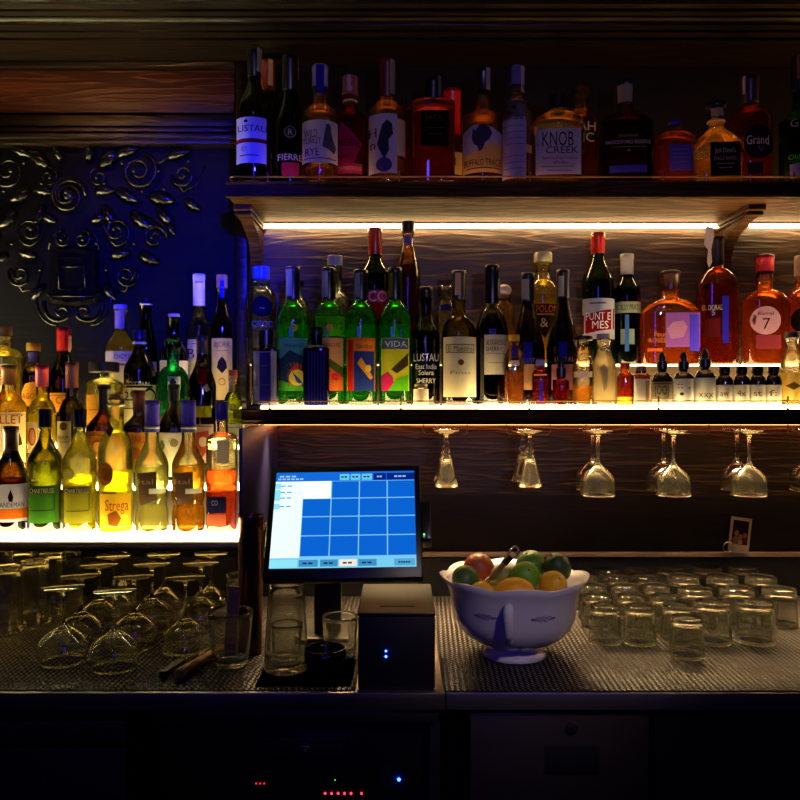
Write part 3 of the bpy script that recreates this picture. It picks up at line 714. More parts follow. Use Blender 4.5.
bottle('clear whiskey bottle with white rye label and violet neck strip', 320, 18, 67, 106, 118, 7.5, 'T1', 'e4e4d4', '8a4a14', 169, ('9a92b4', 88, 7, 'capsule'), 'round',
       art=[('L', 302.5, 337.5, 126, 167, 'b4b0cc', [('T', 'WILD', 311, 139, 7.5, K, 13), ('T', 'TURKEY', 312, 146, 6.5, K, 18), ('T', 'RYE', 312, 157, 7.5, K, 14), ('R', 304, 336, 163, 163.8, K),
            ('P', [(322, 152), (324, 146), (327, 141), (325, 136), (326, 130), (329, 129), (331, 133), (329, 138), (333, 145), (336, 152), (334, 158), (328, 154)], '4a4662')]), ('S', 316, 324, 68, 96, '2c22a8')], name='whiskey_bottle')
bottle('amber rum bottle with slanted pink diamond label and red silver cap', 350, 17, 77, 105, 122, 6.5, 'T1', 'c87840', '7a2408', 128, ('8a4a48', 96, 7.8, 'screw'), 'slope',
       art=[('P', [(342, 127), (362, 148), (350, 176), (338, 172), (334, 145)], '8a1c50', [('T', 'MSIDENE', 348, 148, 7, K, 24), ('T', 'GRAS', 346, 161, 4, '2a0818')]), ('L', 336, 362, 168, 178, 'a02a54', [('T', 'DE MARTINIQUE', 350, 173, 4, 'd890a0', 22)]),
            ('R', 347, 351, 78, 90, 'c8b0b0'), ('C', 349.5, 91, 3, 3, 'c8a8a8')], name='rum_bottle', ring=(102, 'b8a890'))
bottle('tall clear bottle with dark red neck and white label showing a drawn figure', 387, 19, 60, 102, 118, 7, 'T1', 'e8e4cc', '8a4a10', 162, ('5a1414', 98, 7.8), 'round',
       art=[('L', 369, 397, 120, 178, 'a8a4c6', [('P', [(380, 142), (382, 131), (387, 126), (392, 130), (389, 134), (393, 140), (388, 146), (389, 156), (384, 165), (377, 150)], '2e2a4a'),
            ('T', 'H', 373, 138, 9, K), ('T', 'n', 373, 150, 9, K), ('C', 384, 170, 8, 7, '4a3c82')]), ('L', 397, 405, 124, 160, 'c8b090'), ('S', 390, 395, 62, 96, 'a89878')], name='whiskey_bottle')
bottle('small dark capped amber bottle half hidden between two upper bottles', 409, 10, 98, 110, 118, 5, 'T2', 'd8a860', 'a04810', 120, ('1a120c', 107, 7, 'screw'), name='whiskey_bottle')
bottle('square amber whiskey bottle with black translucent label and black neck', 433, 21.5, 79, 101, 107, 7, 'T1', 'e0a060', '7c2e0a', 117, ('0a0808', 101, 7.8), 'round', .9, 5,
       art=[('L', 421, 448, 117, 152, '1a100c', [('T', 'JACK', 434, 124, 5, '5a4038', 18), ('R', 425, 444, 134, 134.6, '5a4038'), ('R', 427, 442, 140, 140.6, '5a4038')]), ('S', 438, 441, 78, 98, '8a7a70')], name='whiskey_bottle')
bottle('bottle with tall bright red waxed neck behind the square amber one', 452, 13, 91, 138, 150, 8, 'T2', 'c89850', 'b05a14', 152, ('a81414', 136, 8.5), 'slope',
       art=[('L', 445, 462, 156, 178, 'd8b868', [('T', 'M', 452, 165, 8, K)])], name='whiskey_bottle')
bottle('round shouldered whiskey bottle with torn edged cream label showing a bison', 483, 21, 70, 112, 122, 7, 'T1', 'd8d4a8', '7a3a10', 150, ('0b0b10', 92, 7.5), 'round',
       art=[('P', [(463, 137), (474, 131), (490, 133), (503, 140), (503, 152), (492, 148), (480, 156), (463, 161)], 'a49cb8', [('P', [(472, 144), (474, 139), (473, 134), (475.5, 137.5), (479, 132), (484, 131), (489, 134), (492, 140), (489, 146), (485, 149), (483, 155), (479.5, 158), (477, 152), (474, 150)], '3a3252')]),
            ('P', [(463, 161), (480, 156), (492, 148), (503, 152), (503, 178), (463, 178)], 'c89c58', [('T', 'BUFFALO', 474, 168, 6.5, K, 19), ('T', 'TRACE', 493, 168, 6.5, K, 15), ('R', 466, 500, 173.4, 174.2, K)]),
            ('S', 486, 490, 70, 92, 'a89c98')], name='whiskey_bottle')
bottle('slim bottle with long lavender label slip and clear cap, right of the bison label', 517, 14.5, 67, 100, 112, 7, 'T1', 'dcd8b0', '8a4812', 152, ('5a4c78', 88, 7, 'screw'), 'round',
       art=[('L', 502.5, 526, 104, 182, '8a80b4', [('T', 'BASIL', 514, 117, 4.5, K, 12), ('T', 'HAYDENS', 514, 122, 4.5, K, 18), ('C', 514, 112, 2.6, 2, K)] + [('R', 505, 524, y, y+.6, '544c80') for y in (130, 136, 142, 148, 160, 166, 172)]),
            ('S', 521, 528, 68, 94, 'd0c4b4'), ('R', 526, 531.5, 148, 156, 'b09058')], name='whiskey_bottle')
bottle('broad flat whiskey flask with white label in large black letters', 558, 25, 95, 113, 124, 8, 'T1', 'd4d4b8', '9a5a18', 160, ('0a0a0a', 110, 9, 'screw'), 'round', .55, 3.4,
       art=[('L', 535, 579, 133, 178, '9c98b4', [('T', 'KNOB', 556, 143, 14.5, K, 31), ('T', 'CREEK', 560, 154, 7, K, 32), ('T', 'Kentucky straight bourbon', 558, 161.5, 3.6, '3a3448', 34), ('T', 'whiskey', 559, 166, 3.6, '3a3448', 16), ('R', 540, 572, 170, 170.7, '4a4460'), ('R', 546, 570, 174, 174.7, '4a4460'), ('T', 'No 9', 538, 148, 4, '4a4460', 5)])], name='whiskey_bottle')
bottle('clear decanter shaped bottle with flared glass stopper, behind the black lettered flask', 581, 19, 88, 110, 126, 6.5, 'T2', 'e0dcc0', '7a3410', 142, ('d8c88c', 100, 9, 'glassstopper'), 'round',
       art=[('T', 'AH', 587, 132, 9, 'c8bc98'), ('T', 'JC', 588, 143, 9, 'c8bc98')], name='whiskey_bottle')
bottle('wide dark amber whiskey flask with arched white lettering and blue strip at its base', 626, 27, 81, 113, 126, 7.5, 'T1', 'c09058', '2c0c06', 124, ('100c1a', 98, 8.5), 'round', .5, 3,
       art=[('T', 'WOODFORD RESERVE', 626, 146, 3.6, 'c8b8a8', 44), ('T', 'distiller', 626, 139.5, 3, '8a7868', 20), ('R', 610, 644, 150.5, 151, '8a7868'), ('R', 625, 628, 154, 155, 'a89888'), ('R', 608, 644, 169, 176, '3c38a0'), ('S', 617, 631, 87, 104, 'a89470')], name='whiskey_bottle')
bottle('low squat amber bottle with plain blue lit label and tiny stopper', 674, 20, 121, 133, 140, 6.5, 'T1', 'd8b070', '9a3c0c', 144, ('2a2890', 128, 6, 'ball'), 'round', .6, 4,
       art=[('L', 667, 689, 148, 174, '36329a', [('R', 670, 686, y, y+.6, '5a56b8') for y in (153, 157, 161, 165)])], name='whiskey_bottle')  # blue light is put into the colour of label and stopper
bottle('clear glass whiskey bottle with black label and bulbous ribbed neck', 716, 24, 103, 128, 146, 7.5, 'T1', 'f0e8b8', 'b87828', 163, ('14100e', 108, 10, 'stopper'), 'cone', .8, 3.6, ring=(122, 'd8c890'),
       art=[('L', 706, 735, 148, 181, '16100e', [('T', "Jack Daniel's", 720, 156, 5, 'c8bca8', 20), ('T', 'SINGLE BARREL', 720, 164, 3.4, 'a89c88', 22), ('R', 712, 729, 169, 169.6, 'a89c88'), ('R', 714, 727, 173, 173.6, 'a89c88')]), ('R', 710, 722, 110, 118, 'd8b088')], name='whiskey_bottle')
bottle('amber bottle with big round black label and foil wrapped neck, upper right', 750, 21, 78, 108, 122, 7.5, 'T1', 'd09450', '9a3a0c', 118, ('1c1830', 104, 8.6), 'round',
       art=[('C', 758, 148, 13.5, 17, '0c0c26', [('T', 'Grand', 757, 146, 9, 'a8a0c8', 20), ('T', 'V', 760, 155, 6, '5048b8')]), ('R', 748, 762, 168, 180, '100e28'), ('S', 743, 746, 78, 96, 'c0b4b0')], name='cognac_bottle')
bottle('dark green bottle with white serif lettering at the far right of the upper shelf', 800, 19.5, 57, 108, 125, 7, 'T1', '20801c', '2c6a18', 165, ('0a0c0a', 92, 8), 'slope',
       art=[('L', 784, 812, 124, 160, '0a120a', [('T', 'GL', 798, 128, 8, 'b8b8c0')]), ('T', 'Old', 795, 161, 5, '60a050'), ('L', 791, 812, 168, 182, '6a64b0'), ('S', 797, 801, 57, 82, 'a86c60')], name='whiskey_bottle')

# ------------------------------------------------------------------ bottles of the middle shelf, back step
bottle('clear bottle with blue cap and round black disc emblem, far left of the middle shelf', 261, 15, 267, 288, 300, 8.5, 'M3', 'd0d8e0', None, None, ('1840b0', 281, 8.5, 'screw'), 'round', dz=-.02,
       art=[('C', 262, 308, 10, 10, '0a0a28', [('C', 262, 308, 8.6, 8.6, '0d0d3c'), ('T', '~', 262, 309, 6, '8a8ab0')]), ('T', 'CIROC', 262, 325, 6, '4048c0', 20)], name='vodka_bottle')
bottle('round clear decanter bottle with knob stopper behind the first green bottle', 294, 18, 280, 296, 320, 7, 'M3', 'd8d0a8', None, None, ('d8cc98', 288, 10, 'glassstopper'), 'round')
bottle('clear bottle with silver cap and frosted shoulders behind the second green bottle', 335, 18, 256, 292, 306, 7, 'M3', 'd8dcd0', None, None, ('9c98a8', 266, 7.6, 'screw'), 'round', name='vodka_bottle')
bottle('green bottle with bright red neck foil and pink and blue block letter label', 375, 15.5, 229, 257, 276, 6.5, 'M3', '4c7a1c', '2c6010', 275, ('b02814', 255, 7), 'slope',
       art=[('L', 361, 390, 292, 304, 'c83878', [('T', 'ICO', 376, 298, 10.5, 'f0e0e8', 22), ('R', 362, 367, 292.5, 303.5, '5048c8')]), ('L', 361, 390, 304, 320, '9a1c20')], name='vermouth_bottle')
bottle('tall slender conical bottle of red brown liqueur with dark cap', 408, 12.5, 222, 240, 278, 5.5, 'M3', 'e0a078', '8a2810', 266, ('1a0c08', 232, 7, 'screw'), 'slope', art=[('R', 404, 412, 236, 246, '8a78b0'), ('R', 396, 399, 300, 360, '9a4a28')], name='liqueur_bottle')
bottle('clear round bottle with pale stopper behind the white lettered sherry bottle', 446, 12, 286, 305, 322, 6.5, 'M3', 'e0d8b0', None, None, ('d8ccb8', 298, 8, 'glassstopper'), 'round', art=[('R', 440, 452, 305, 312, '3c3c98')])
bottle('clear bottle with rounded stopper behind the dark bottle with cream sherry label', 504, 12, 285, 302, 322, 6, 'M3', 'e0c898', 'b07838', 330, ('c8a890', 297, 7.5, 'ball'), 'round')
bottle('tequila bottle with orange lettered black label and ribbed silver stopper', 543, 18, 253, 280, 296, 7, 'M3', 'e8dca8', 'c8a848', 296, ('d0c080', 263, 9, 'stopper'), 'round',
       art=[('L', 527, 560, 306, 315, '1c1010', [('T', 'ESPOLON', 544, 310.5, 6.8, 'e06828', 28)]), ('P', [(531, 317), (557, 317), (545, 340)], '241814', [('T', '&', 544, 324, 9, 'c8a858')])], name='tequila_bottle')
bottle('tall green vermouth bottle with red neck and slanted red and white label', 598, 16, 234, 256, 284, 6, 'M3', '2c8020', '1c5c10', 282, ('c02010', 254, 7), 'slope',
       art=[('L', 583, 614, 300, 340, 'b8b4c8', [('P', [(583, 316), (613.5, 310), (613.5, 330), (583, 335)], '8c1424', [('T', 'PUNT E', 598, 317.5, 7.5, 'e8e0e8', 24), ('T', 'MES', 600, 326, 7.5, 'e8e0e8', 16)]), ('R', 590, 606, 304, 305.5, '5a5480')])], name='vermouth_bottle')
bottle('green vermouth bottle with silver cap and narrow cream label band', 627, 13, 255, 275, 292, 6, 'M3', '1c6a2c', '104c1c', 290, ('c0b8a0', 275, 6.6), 'slope',
       art=[('L', 614.5, 640, 303, 314, 'b8c498', [('T', 'NOILLY PRAT', 627, 308.5, 5.5, '20301c', 22)]), ('L', 621, 634, 330, 345, '98aca0'), ('R', 625, 629, 316, 352, '4a80e0')], name='vermouth_bottle')  # the tall blue bar is a painted reflection
bottle('very broad amber bourbon flask with clear neck and violet label', 670, 29.5, 272, 299, 316, 9, 'M3', 'f0c088', 'e07c28', 313, ('3a1a10', 290, 9.6, 'capsule'), 'round', .45, 3,
       art=[('L', 663, 697, 314, 348, '9a5cc0', [('P', [(664, 330), (670, 323), (680, 322), (684, 328), (680, 338), (668, 340)], 'c080b0'), ('R', 686, 696, 316, 352, '5440e8')]), ('T', 'Four', 658, 335, 5, 'e88848', 12), ('T', 'ROSES', 655, 341, 4.5, 'e88848', 16), ('R', 646, 660, 349, 352, 'e07030')], name='bourbon_bottle')
bottle('dark red amber rum bottle with a torn tax strip sticking up from its cap', 717, 20, 238, 268, 286, 6, 'M3', 'e0a068', 'c05018', 285, ('180c0a', 266, 6.8), 'round', .8, 2.6,
       art=[('T', 'EL DORADO', 711, 309, 5, 'c8b898', 22), ('T', '5', 710, 314, 5, 'c8b898'), ('R', 718, 724, 298, 344, '2c24c0'), ('L', 702, 716, 320, 338, '5a1820')], name='rum_bottle')  # blue bar on the glass paints the lamp's reflection
bottle('red capped bourbon bottle with round violet label bearing a seven', 765, 22, 256, 290, 302, 8, 'M3', 'f0c090', 'e07c28', 300, ('8c1420', 272, 8.6), 'round', .8, 2.6,
       art=[('C', 761, 322, 14, 14, 'b888a0', [('T', '7', 761, 325, 11, '3a1428'), ('T', 'barrel', 761, 315, 3.6, '3a1428', 14)]), ('L', 752, 775, 336, 350, '7a2c38')], name='bourbon_bottle')
bottle('amber bottle with round black label cut by the right edge, middle shelf', 803, 20, 256, 288, 300, 7, 'M3', 'e8b078', 'd06820', 300, ('c8b090', 276, 8, 'screw'), 'round', art=[('C', 802, 322, 10, 12, '180c10')], name='bourbon_bottle')
# middle row
GG = '74e030'
def mezcal(label, x, yt, lab, top, subs, y0=339, y1=391, extra=()):
    bottle(label, x, 16, yt, 303, 322, 6.5, 'M2', GG, '50d018', 325, ('0c0c0a', 300, 6.8), 'round', .999, 2,
           art=[('L', x-13.5, x+14, y0, y1, lab, subs), ('R', x-4, x-1, 328, 338, '4a80f0')]+list(extra), name='mezcal_bottle', refr=.3, cloudy=.32)  # short blue bar above the label is a painted glint
mezcal('green bottle with label of blue hills and a red winding road', 293, 268, '5aa0c8', None, [('P', [(280, 360), (290, 351), (300, 356), (307, 360), (307, 391), (280, 391)], '24406a'),
       ('C', 294, 376, 12, 13, 'd84828', [('C', 297, 378, 8, 8, 'e8d850'), ('P', [(292, 372), (299, 379), (303, 384), (297, 383)], '2a50a8')]), ('P', [(280, 380), (290, 384), (307, 388), (307, 391), (280, 391)], '4ca830'), ('T', 'mezcal', 294, 346, 4, '1a3a5a', 18)],
       extra=[('C', 294, 329, 3.5, 3.5, 'a88c50'), ('S', 286, 292, 270, 297, '9aa0c0')])
mezcal('green bottle with lime neck band and salmon label of green hills', 329, 269, 'e0946c', None, [('P', [(316, 366), (326, 357), (343, 368), (343, 382), (316, 382)], '4c5c28'), ('P', [(316, 374), (330, 368), (343, 378), (343, 391), (316, 391)], 'd0682c'),
       ('C', 336, 377, 5, 4, 'd02030'), ('T', 'BARROYE', 330, 346, 4, '7a3018', 20)], extra=[('L', 316, 344.5, 318, 337, '50c818', [('T', 'OROYS', 330, 327, 7, '2a7010', 24), ('C', 329.5, 329, 3.6, 3.6, 'd0a060')]), ('S', 322, 328, 272, 298, '9aa0c0')])
mezcal('green bottle with red edged label of a yellow figure on blue', 361, 271, 'e0602c', None, [('P', [(354, 352), (374, 352), (374, 391), (354, 391)], '2c3c8c'), ('R', 354, 374, 342, 352, 'e88838'), ('T', 'Santo', 364, 347, 4.5, '6a2010', 16),
       ('P', [(357, 364), (361, 358), (366, 366), (373, 378), (370, 380)], 'e8a030'), ('C', 368, 369, 3, 3.5, 'f0d040'), ('R', 348, 353, 341, 391, 'c02418')], extra=[('S', 355, 360, 274, 298, '8a90b8')])
mezcal('green bottle with yellow to lime label of pink rocks and a dotted slope', 395, 269, 'd8d030', None, [('R', 382, 408, 339.5, 350, '54608c'), ('T', 'VIDA', 396, 345, 6, 'e8e8d8', 22), ('P', [(381.5, 376), (388, 372), (393, 378), (394, 391), (381.5, 391)], 'c82868'),
       ('P', [(391, 370), (408, 354), (408, 366), (397, 374)], '4a3c18'), ('P', [(388, 391), (396, 380), (408, 375), (408, 391)], '64c020')], extra=[('R', 400, 402, 330, 338, '3c60c0'), ('S', 389, 393, 274, 298, '70701c')])  # thin blue bar is one more painted glint
bottle('slim black sherry bottle with white printed words straight on the glass', 426, 14, 288, 312, 338, 6, 'M2', '2c3014', None, None, ('0d0b0c', 298, 6.8), 'slope', refr=.15,
       art=[('T', 'LUSTAU', 426, 358, 7.5, 'f0ece0', 25), ('T', 'East India', 426, 367, 5, 'f0ece0', 21), ('T', 'Solera', 426, 373, 5, 'f0ece0', 15), ('T', 'SHERRY', 426, 381, 5, 'e8e4d8', 19)], name='sherry_bottle')
bottle('olive yellow wine bottle with large cream label and crest', 459, 17, 272, 316, 334, 6.8, 'M2', '9a8c34', '6a5010', 340, ('2a2018', 300, 7), 'round',
       art=[('L', 443.5, 476, 338, 397, 'dccfa6', [('R', 446, 474, 345, 354, '7a7058', [('R', 446.8, 473.2, 346, 353, 'd0c498'), ('T', 'El Maestro', 460, 349.5, 6, '4a4430', 24)]), ('C', 461, 363, 3, 3, '5a4020'), ('T', 'Fino', 460, 373, 3.4, '8a7a50', 20)]), ('S', 455, 461, 274, 296, 'c8a890')], name='sherry_bottle')
bottle('black bottle with cream sherry label and black bell cap', 492, 16.5, 266, 308, 334, 6.5, 'M2', '1c160c', None, None, ('0a0808', 304, 7), 'round', refr=.15,
       art=[('L', 484.5, 508, 336, 375, 'd8caa4', [('T', 'ALEXANDRO', 496, 344, 4.4, '2a2418', 20), ('T', 'SHERRY', 494, 350, 4.4, '2a2418', 16), ('R', 487, 505, 341, 341.5, '5a4c38'), ('R', 487, 505, 354, 354.5, '5a4c38'), ('R', 488, 504, 363, 363.5, '7a6c50')]), ('R', 489, 496, 330, 336, '4440b0'), ('S', 498, 502, 280, 298, 'c0b49c')], name='sherry_bottle')  # blue block on the shoulder is a painted reflection
bottle('black sloping wine bottle with striped foil and peach label, left of the pair', 528, 16.5, 274, 303, 348, 6, 'M2', '180f08', None, None, ('181010', 302, 6.6), 'cone', refr=.1,
       art=[('S', 522, 529, 280, 300, 'a89c98'), ('R', 524, 532, 343, 364, '2c28b0'), ('L', 522, 538, 365, 390, 'd09c60'), ('T', 'LUSTAU', 533, 361, 4.5, '98908c', 18)], name='wine_bottle')  # blue bar above the peach label is a painted highlight
bottle('black sloping wine bottle with striped foil and pink label, right of the pair', 563, 16.5, 271, 300, 348, 6, 'M2', '180f08', None, None, ('1c1414', 298, 6.8), 'cone', refr=.1,
       art=[('S', 558, 564, 277, 297, 'a89c98'), ('R', 559, 567, 343, 358, '2c28b0'), ('L', 552, 574, 365, 390, 'b87868'), ('T', 'LUSTAU', 565, 360, 4.5, '98908c', 20)], name='wine_bottle')  # blue bar above the pink label is a painted highlight
# small front row of the middle shelf
def small(label, x, hw, yt, yn, ys, nw, glass, liq, fill, cap, art=(), name='bitters_bottle', **kw):
    bottle(label, x, hw, yt, yn, ys, nw, 'M1', glass, liq, fill, cap, kw.pop('style', 'round'), kw.pop('depth', 1), kw.pop('n', 2), art, name, **kw)
small('square gin bottle with silver paper label and black knob cap, front left', 266, 13.5, 330, 346, 350, 6.5, '1c1a1c', None, None, ('0a0a0c', 346, 8, 'screw'),
      [('L', 255, 277.5, 352, 404, 'a09cb0', [('R', 261, 272, 353, 403, '302c98'), ('T', '|||', 258, 380, 8, '2a2448', 3), ('R', 263, 271, 366, 366.5, '7470c0'), ('R', 263, 271, 385, 385.5, '7470c0')])], 'gin_bottle', depth=.9, n=6, refr=.1)
small('square navy bottle with fine vertical ribs and black cap', 316.5, 13, 327, 345, 350, 6, '14142c', None, None, ('0b0a10', 334, 7, 'screw'),
      [('L', 305, 328, 351, 406, '18184a', [('R', x_, x_+.9, 352, 405, '3c40b8') for x_ in (309, 312, 315, 318, 321, 324)])], 'gin_bottle', depth=.7, n=6, refr=.1)
small('tiny jar with glowing cream label in front of the sherry bottle', 421, 7.5, 384, 388, 390, 6.5, 'e8d8a0', None, None, ('c8b880', 388, 6.5, 'screw'), [('L', 413.5, 428.5, 389, 405, 'f4ead0')], 'spice_jar', cat='jar')
small('clear sauce bottle of amber bitters with yellow cap', 514, 10, 335, 348, 362, 5, 'f0dcb8', 'c87a38', 371, ('d8a818', 341, 5.5, 'screw'), [('S', 511, 519, 361, 366, 'd0c0b0'), ('R', 511.5, 517, 346, 358, '4038a0')])  # blue bar on the neck paints a reflection
small('small orange bottle with lavender cap', 540.5, 8.5, 360, 368, 376, 4.5, 'e08838', 'b84a10', 372, ('a090c0', 367, 4.6, 'screw'), [('R', 539, 543, 380, 403, '3c30c0'), ('R', 534, 547, 374, 376, 'e0a050')])  # blue bar down the front is a painted reflection
small('little amber atomiser bottle with black pump cap', 561, 8.5, 356, 377, 381, 3.5, 'c86020', '9a300c', 384, ('140c14', 377, 4.8, 'dropper'), [], 'atomiser_bottle')
small('clear bottle half full of amber syrup under a wide black lid', 583, 10.5, 336, 350, 372, 5, 'f4e4c0', 'c88028', 386, ('120c0c', 341, 9.5, 'stopper'), [('L', 574, 592, 372, 377.5, 'e8dcc0')])
small('frosted white slender bottle glowing brightly', 604, 12, 334, 348, 368, 6.5, 'f4e8cc', 'f4e4bc', 352, ('c8b898', 340, 7, 'screw'), [('P', [(600, 368), (604, 364), (608, 370), (607, 388), (604, 392), (602, 378)], '8a7c68')], 'syrup_bottle', style='slope', cloudy=.5)
small('little amber bottle with red cap', 625, 8, 363, 372, 378, 4.5, 'd88828', 'a85410', 376, ('c02818', 369, 5, 'screw'), [('L', 617.5, 632.5, 397, 404, 'e8b030')])
small('small square bottle with red topped white label next to the red cap', 641, 8.5, 366, 373, 376, 4.5, '5a3818', None, None, ('7a5040', 371, 5, 'screw'), [('L', 633, 649, 376, 405, 'ecdcb8', [('R', 633.5, 648.5, 376.2, 379, 'b83020'), ('R', 644, 648, 381, 400, 'b89468')])], depth=.8, n=5)
small('black dropper bottle with ornate grey label', 662, 10.5, 352, 372, 382, 4, '1c140e', None, None, ('0a0808', 369, 5.5, 'dropper'), [('L', 652, 672, 382, 399, '9c8a68', [('T', '{OO}', 662, 390, 9, '2c2010', 14), ('R', 653, 671, 383.5, 384.3, '2c2010')]), ('L', 652, 672, 399.5, 405, 'f0e4c0')], 'dropper_bottle', refr=.1)
small('black dropper bottle with white label and scattered dark marks', 683.5, 10.2, 352, 372, 380, 4, '1c140e', None, None, ('0a0808', 369, 5.5, 'dropper'), [('L', 674, 693, 379, 405, 'f4ead0', [('T', ':: ,', 684, 385, 7, '3c3020', 12), ('C', 682, 394, 2, 1.6, '3c3020')])], 'dropper_bottle', refr=.1)
small('black dropper bottle with tall white label printed near its foot', 705, 10.5, 349, 370, 379, 4, '1c140e', None, None, ('0a0808', 367, 5.8, 'dropper'), [('L', 695, 715, 378, 405, 'f4ead0', [('T', 'xxx', 706, 394, 7, '8a7040', 14)])], 'dropper_bottle', refr=.1)
for i, (x_, lb_) in enumerate(((724.5, 'left'), (741.5, 'second'), (757.5, 'third'), (773.5, 'right'))):
    small(f'{lb_} of the four low black capped bottles with glowing white labels' if i in (1, 2) else f'{lb_}most of the four low black capped bottles with glowing white labels', x_, 7.9, 366.5, 375, 382, 4.5, '1c120c', None, None, ('120a08', 373, 5.6, 'screw'),
          [('L', x_-7.5, x_+7.5, 385, 405, 'f4e8c8', [('T', ('aw', '4x', 'st', 'f:')[i], x_, 393, 6, '7a5c28', 8)])], refr=.1)
small('clear square necked jar with yellow label at the right end of the front row', 792, 11, 332, 352, 372, 6, 'f0e4c8', 'e8c858', 372, ('382820', 338, 7.4, 'screw'), [('L', 782, 802, 373, 400, 'e8d070', [('P', [(786, 386), (794, 382), (800, 386), (794, 390)], '6a5420')])], 'syrup_bottle')

# ------------------------------------------------------------------ bottles of the glowing steps, front row
bottle('dark port bottle with white label, black cloaked emblem and orange band, front left corner', 11, 15.5, 427, 447, 476, 6.5, 'L1', '7a5a14', '3a1408', 478, ('3a1c14', 462, 6.8), 'slope', name='port_bottle',
       art=[('L', -3.5, 26, 483, 520, 'c0b4bc', [('P', [(9, 500), (8, 495), (10.5, 488), (13, 495), (12.5, 500)], '120e14'), ('T', 'SANDEMAN', 11, 503, 5, K, 24), ('R', -3, 25.5, 507, 517, 'c05c18')]), ('C', 8, 452, 3.5, 5, '5c4c60')])
bottle('green herbal liqueur bottle with dark cap and green label', 45, 16.5, 409, 434, 462, 5.5, 'L1', 'a8a040', '5c6418', 462, ('120e1c', 427, 6.4, 'screw'), 'slope', name='liqueur_bottle',
       art=[('L', 30.5, 57, 484, 521, '3c6c1c', [('R', 30.7, 53, 486, 491.5, '2c2418'), ('T', 'CHARTREUSE', 42, 489, 4.6, 'c8bc90', 22), ('R', 32, 53, 508, 508.7, '1c2c10'), ('R', 53, 53.7, 492, 508, '1c2c10')]), ('R', 33, 37, 478, 479.5, 'f0ecd0')], waist=None)
bottle('yellow herbal liqueur bottle with dark cap and olive label', 80, 16.5, 409, 434, 462, 5.5, 'L1', 'e8dc90', 'd8cc18', 474, ('120e1c', 427, 6.4, 'screw'), 'slope', name='liqueur_bottle',
       art=[('L', 65.5, 91, 484, 521, '8c8420', [('R', 65.7, 88, 486, 491.5, '2c2410'), ('T', 'CHARTREUSE', 77, 489, 4.6, 'd8cc90', 22), ('R', 67, 88, 508.5, 509.2, '2c2c10'), ('R', 88, 88.7, 492, 508, '2c2c10')]), ('C', 70, 473, 5, 5, 'a89c30', [('C', 70, 473, 3.6, 3.6, 'c8bc58')])])
bottle('yellow saffron liqueur bottle with round brown medallion and red script label', 116, 17, 394, 430, 452, 7.5, 'L1', 'f4ec98', 'ecdc10', 472, ('7a6430', 400, 8, 'screw'), 'round', name='liqueur_bottle', ring=(405, 'd8cc80'),
       art=[('C', 106, 472.5, 7.5, 11.5, '8a5418', [('C', 106, 472.5, 5.6, 9.2, 'a86c20'), ('C', 106, 472.5, 4, 6.5, '8a5418')]), ('P', [(105, 430), (109, 421), (114, 429), (110, 437)], '5a2018', [('C', 109.5, 429, 1.8, 3, 'b0483c')]),
            ('L', 101, 130, 492, 531, 'e8b428', [('T', 'Strega', 116.5, 503, 11, 'a03010', 22), ('P', [(108, 512), (116, 508), (121, 516), (117, 524), (109, 522)], '8a4c14'), ('R', 103, 126, 524, 524.6, 'e8d890')]), ('R', 103, 116, 490, 492, '5a4c20')])
def twin(label, x, liq, gl):
    bottle(label, x, 16.2, 401, 438, 466, 6.6, 'L1', gl, liq, 466, ('4a3cb0', 432, 6.2, 'capsule'), 'slope', name='liqueur_bottle', waist=(504, .12), ring=(427.5, 'e8dca0'),  # violet capsule colour is blue light painted onto a dark neck
           art=[('P', [(x-14, 472), (x+4, 470), (x+5, 498), (x-11, 504)], '5c4434', [('T', 'Ital', x-6, 480, 5, 'a08c68', 14)]), ('R', x-3, x+13, 487, 492, 'f8f0c8')])
twin('waisted clear bottle of pale liqueur with violet light coloured on its neck, left of the matching pair', 152, 'd8d080', 'f4f0c0')
twin('waisted clear bottle of brown amber liqueur with violet light coloured on its neck, right of the matching pair', 188.5, 'c07c18', 'f4ecb8')
bottle('square shouldered bottle of deep orange liqueur with dark navy label, front right of the display', 222.5, 15.5, 402, 432, 440, 5.5, 'L1', 'e8d8b0', 'b83c10', 470, ('2c2078', 420, 6, 'capsule'), 'round', .95, 3.5, name='liqueur_bottle',
       art=[('T', 'Rosa', 213, 452, 8, '3a1c18', 9), ('R', 219, 231, 440, 462, 'c8c098'), ('L', 209, 228, 495, 511, '1c1838', [('T', 'CO', 217, 501, 5, '8c88b0', 6)]), ('L', 209, 228, 512.5, 524, '9a4c30'), ('S', 216, 224, 403, 421, '5c4cb8')])
# second row
bottle('clear aperitif bottle with cream label of red letters, left edge second row', 9, 18, 366, 388, 408, 6.5, 'L2', 'f0e0a0', 'f0b828', 404, ('7a4c20', 385, 6.8, 'capsule'), 'slope', name='aperitif_bottle',
       art=[('L', -8, 24, 412, 462, 'e8d090', [('T', 'LILLET', 7, 419, 8.5, 'a82c10', 28), ('R', -7, 23, 414, 414.6, 'b08c40'), ('P', [(15, 436), (18, 432), (20, 438), (21, 444), (16, 446)], '4a3818')])])
bottle('bright yellow liqueur bottle with crimson neck foil and oval portrait label', 42, 14.5, 366, 398, 414, 5.6, 'L2', 'f4e088', 'f0d808', 414, ('a82838', 387, 6), 'round', name='liqueur_bottle',
       art=[('L', 29, 37.5, 422, 452, 'd8c8a0', [('C', 33, 436, 3.6, 9, 'a84c24'), ('C', 33, 436, 2.4, 7, 'd09060')]), ('R', 39, 42, 369, 386, '8c4880')])  # purple streak on the foil is a painted reflection
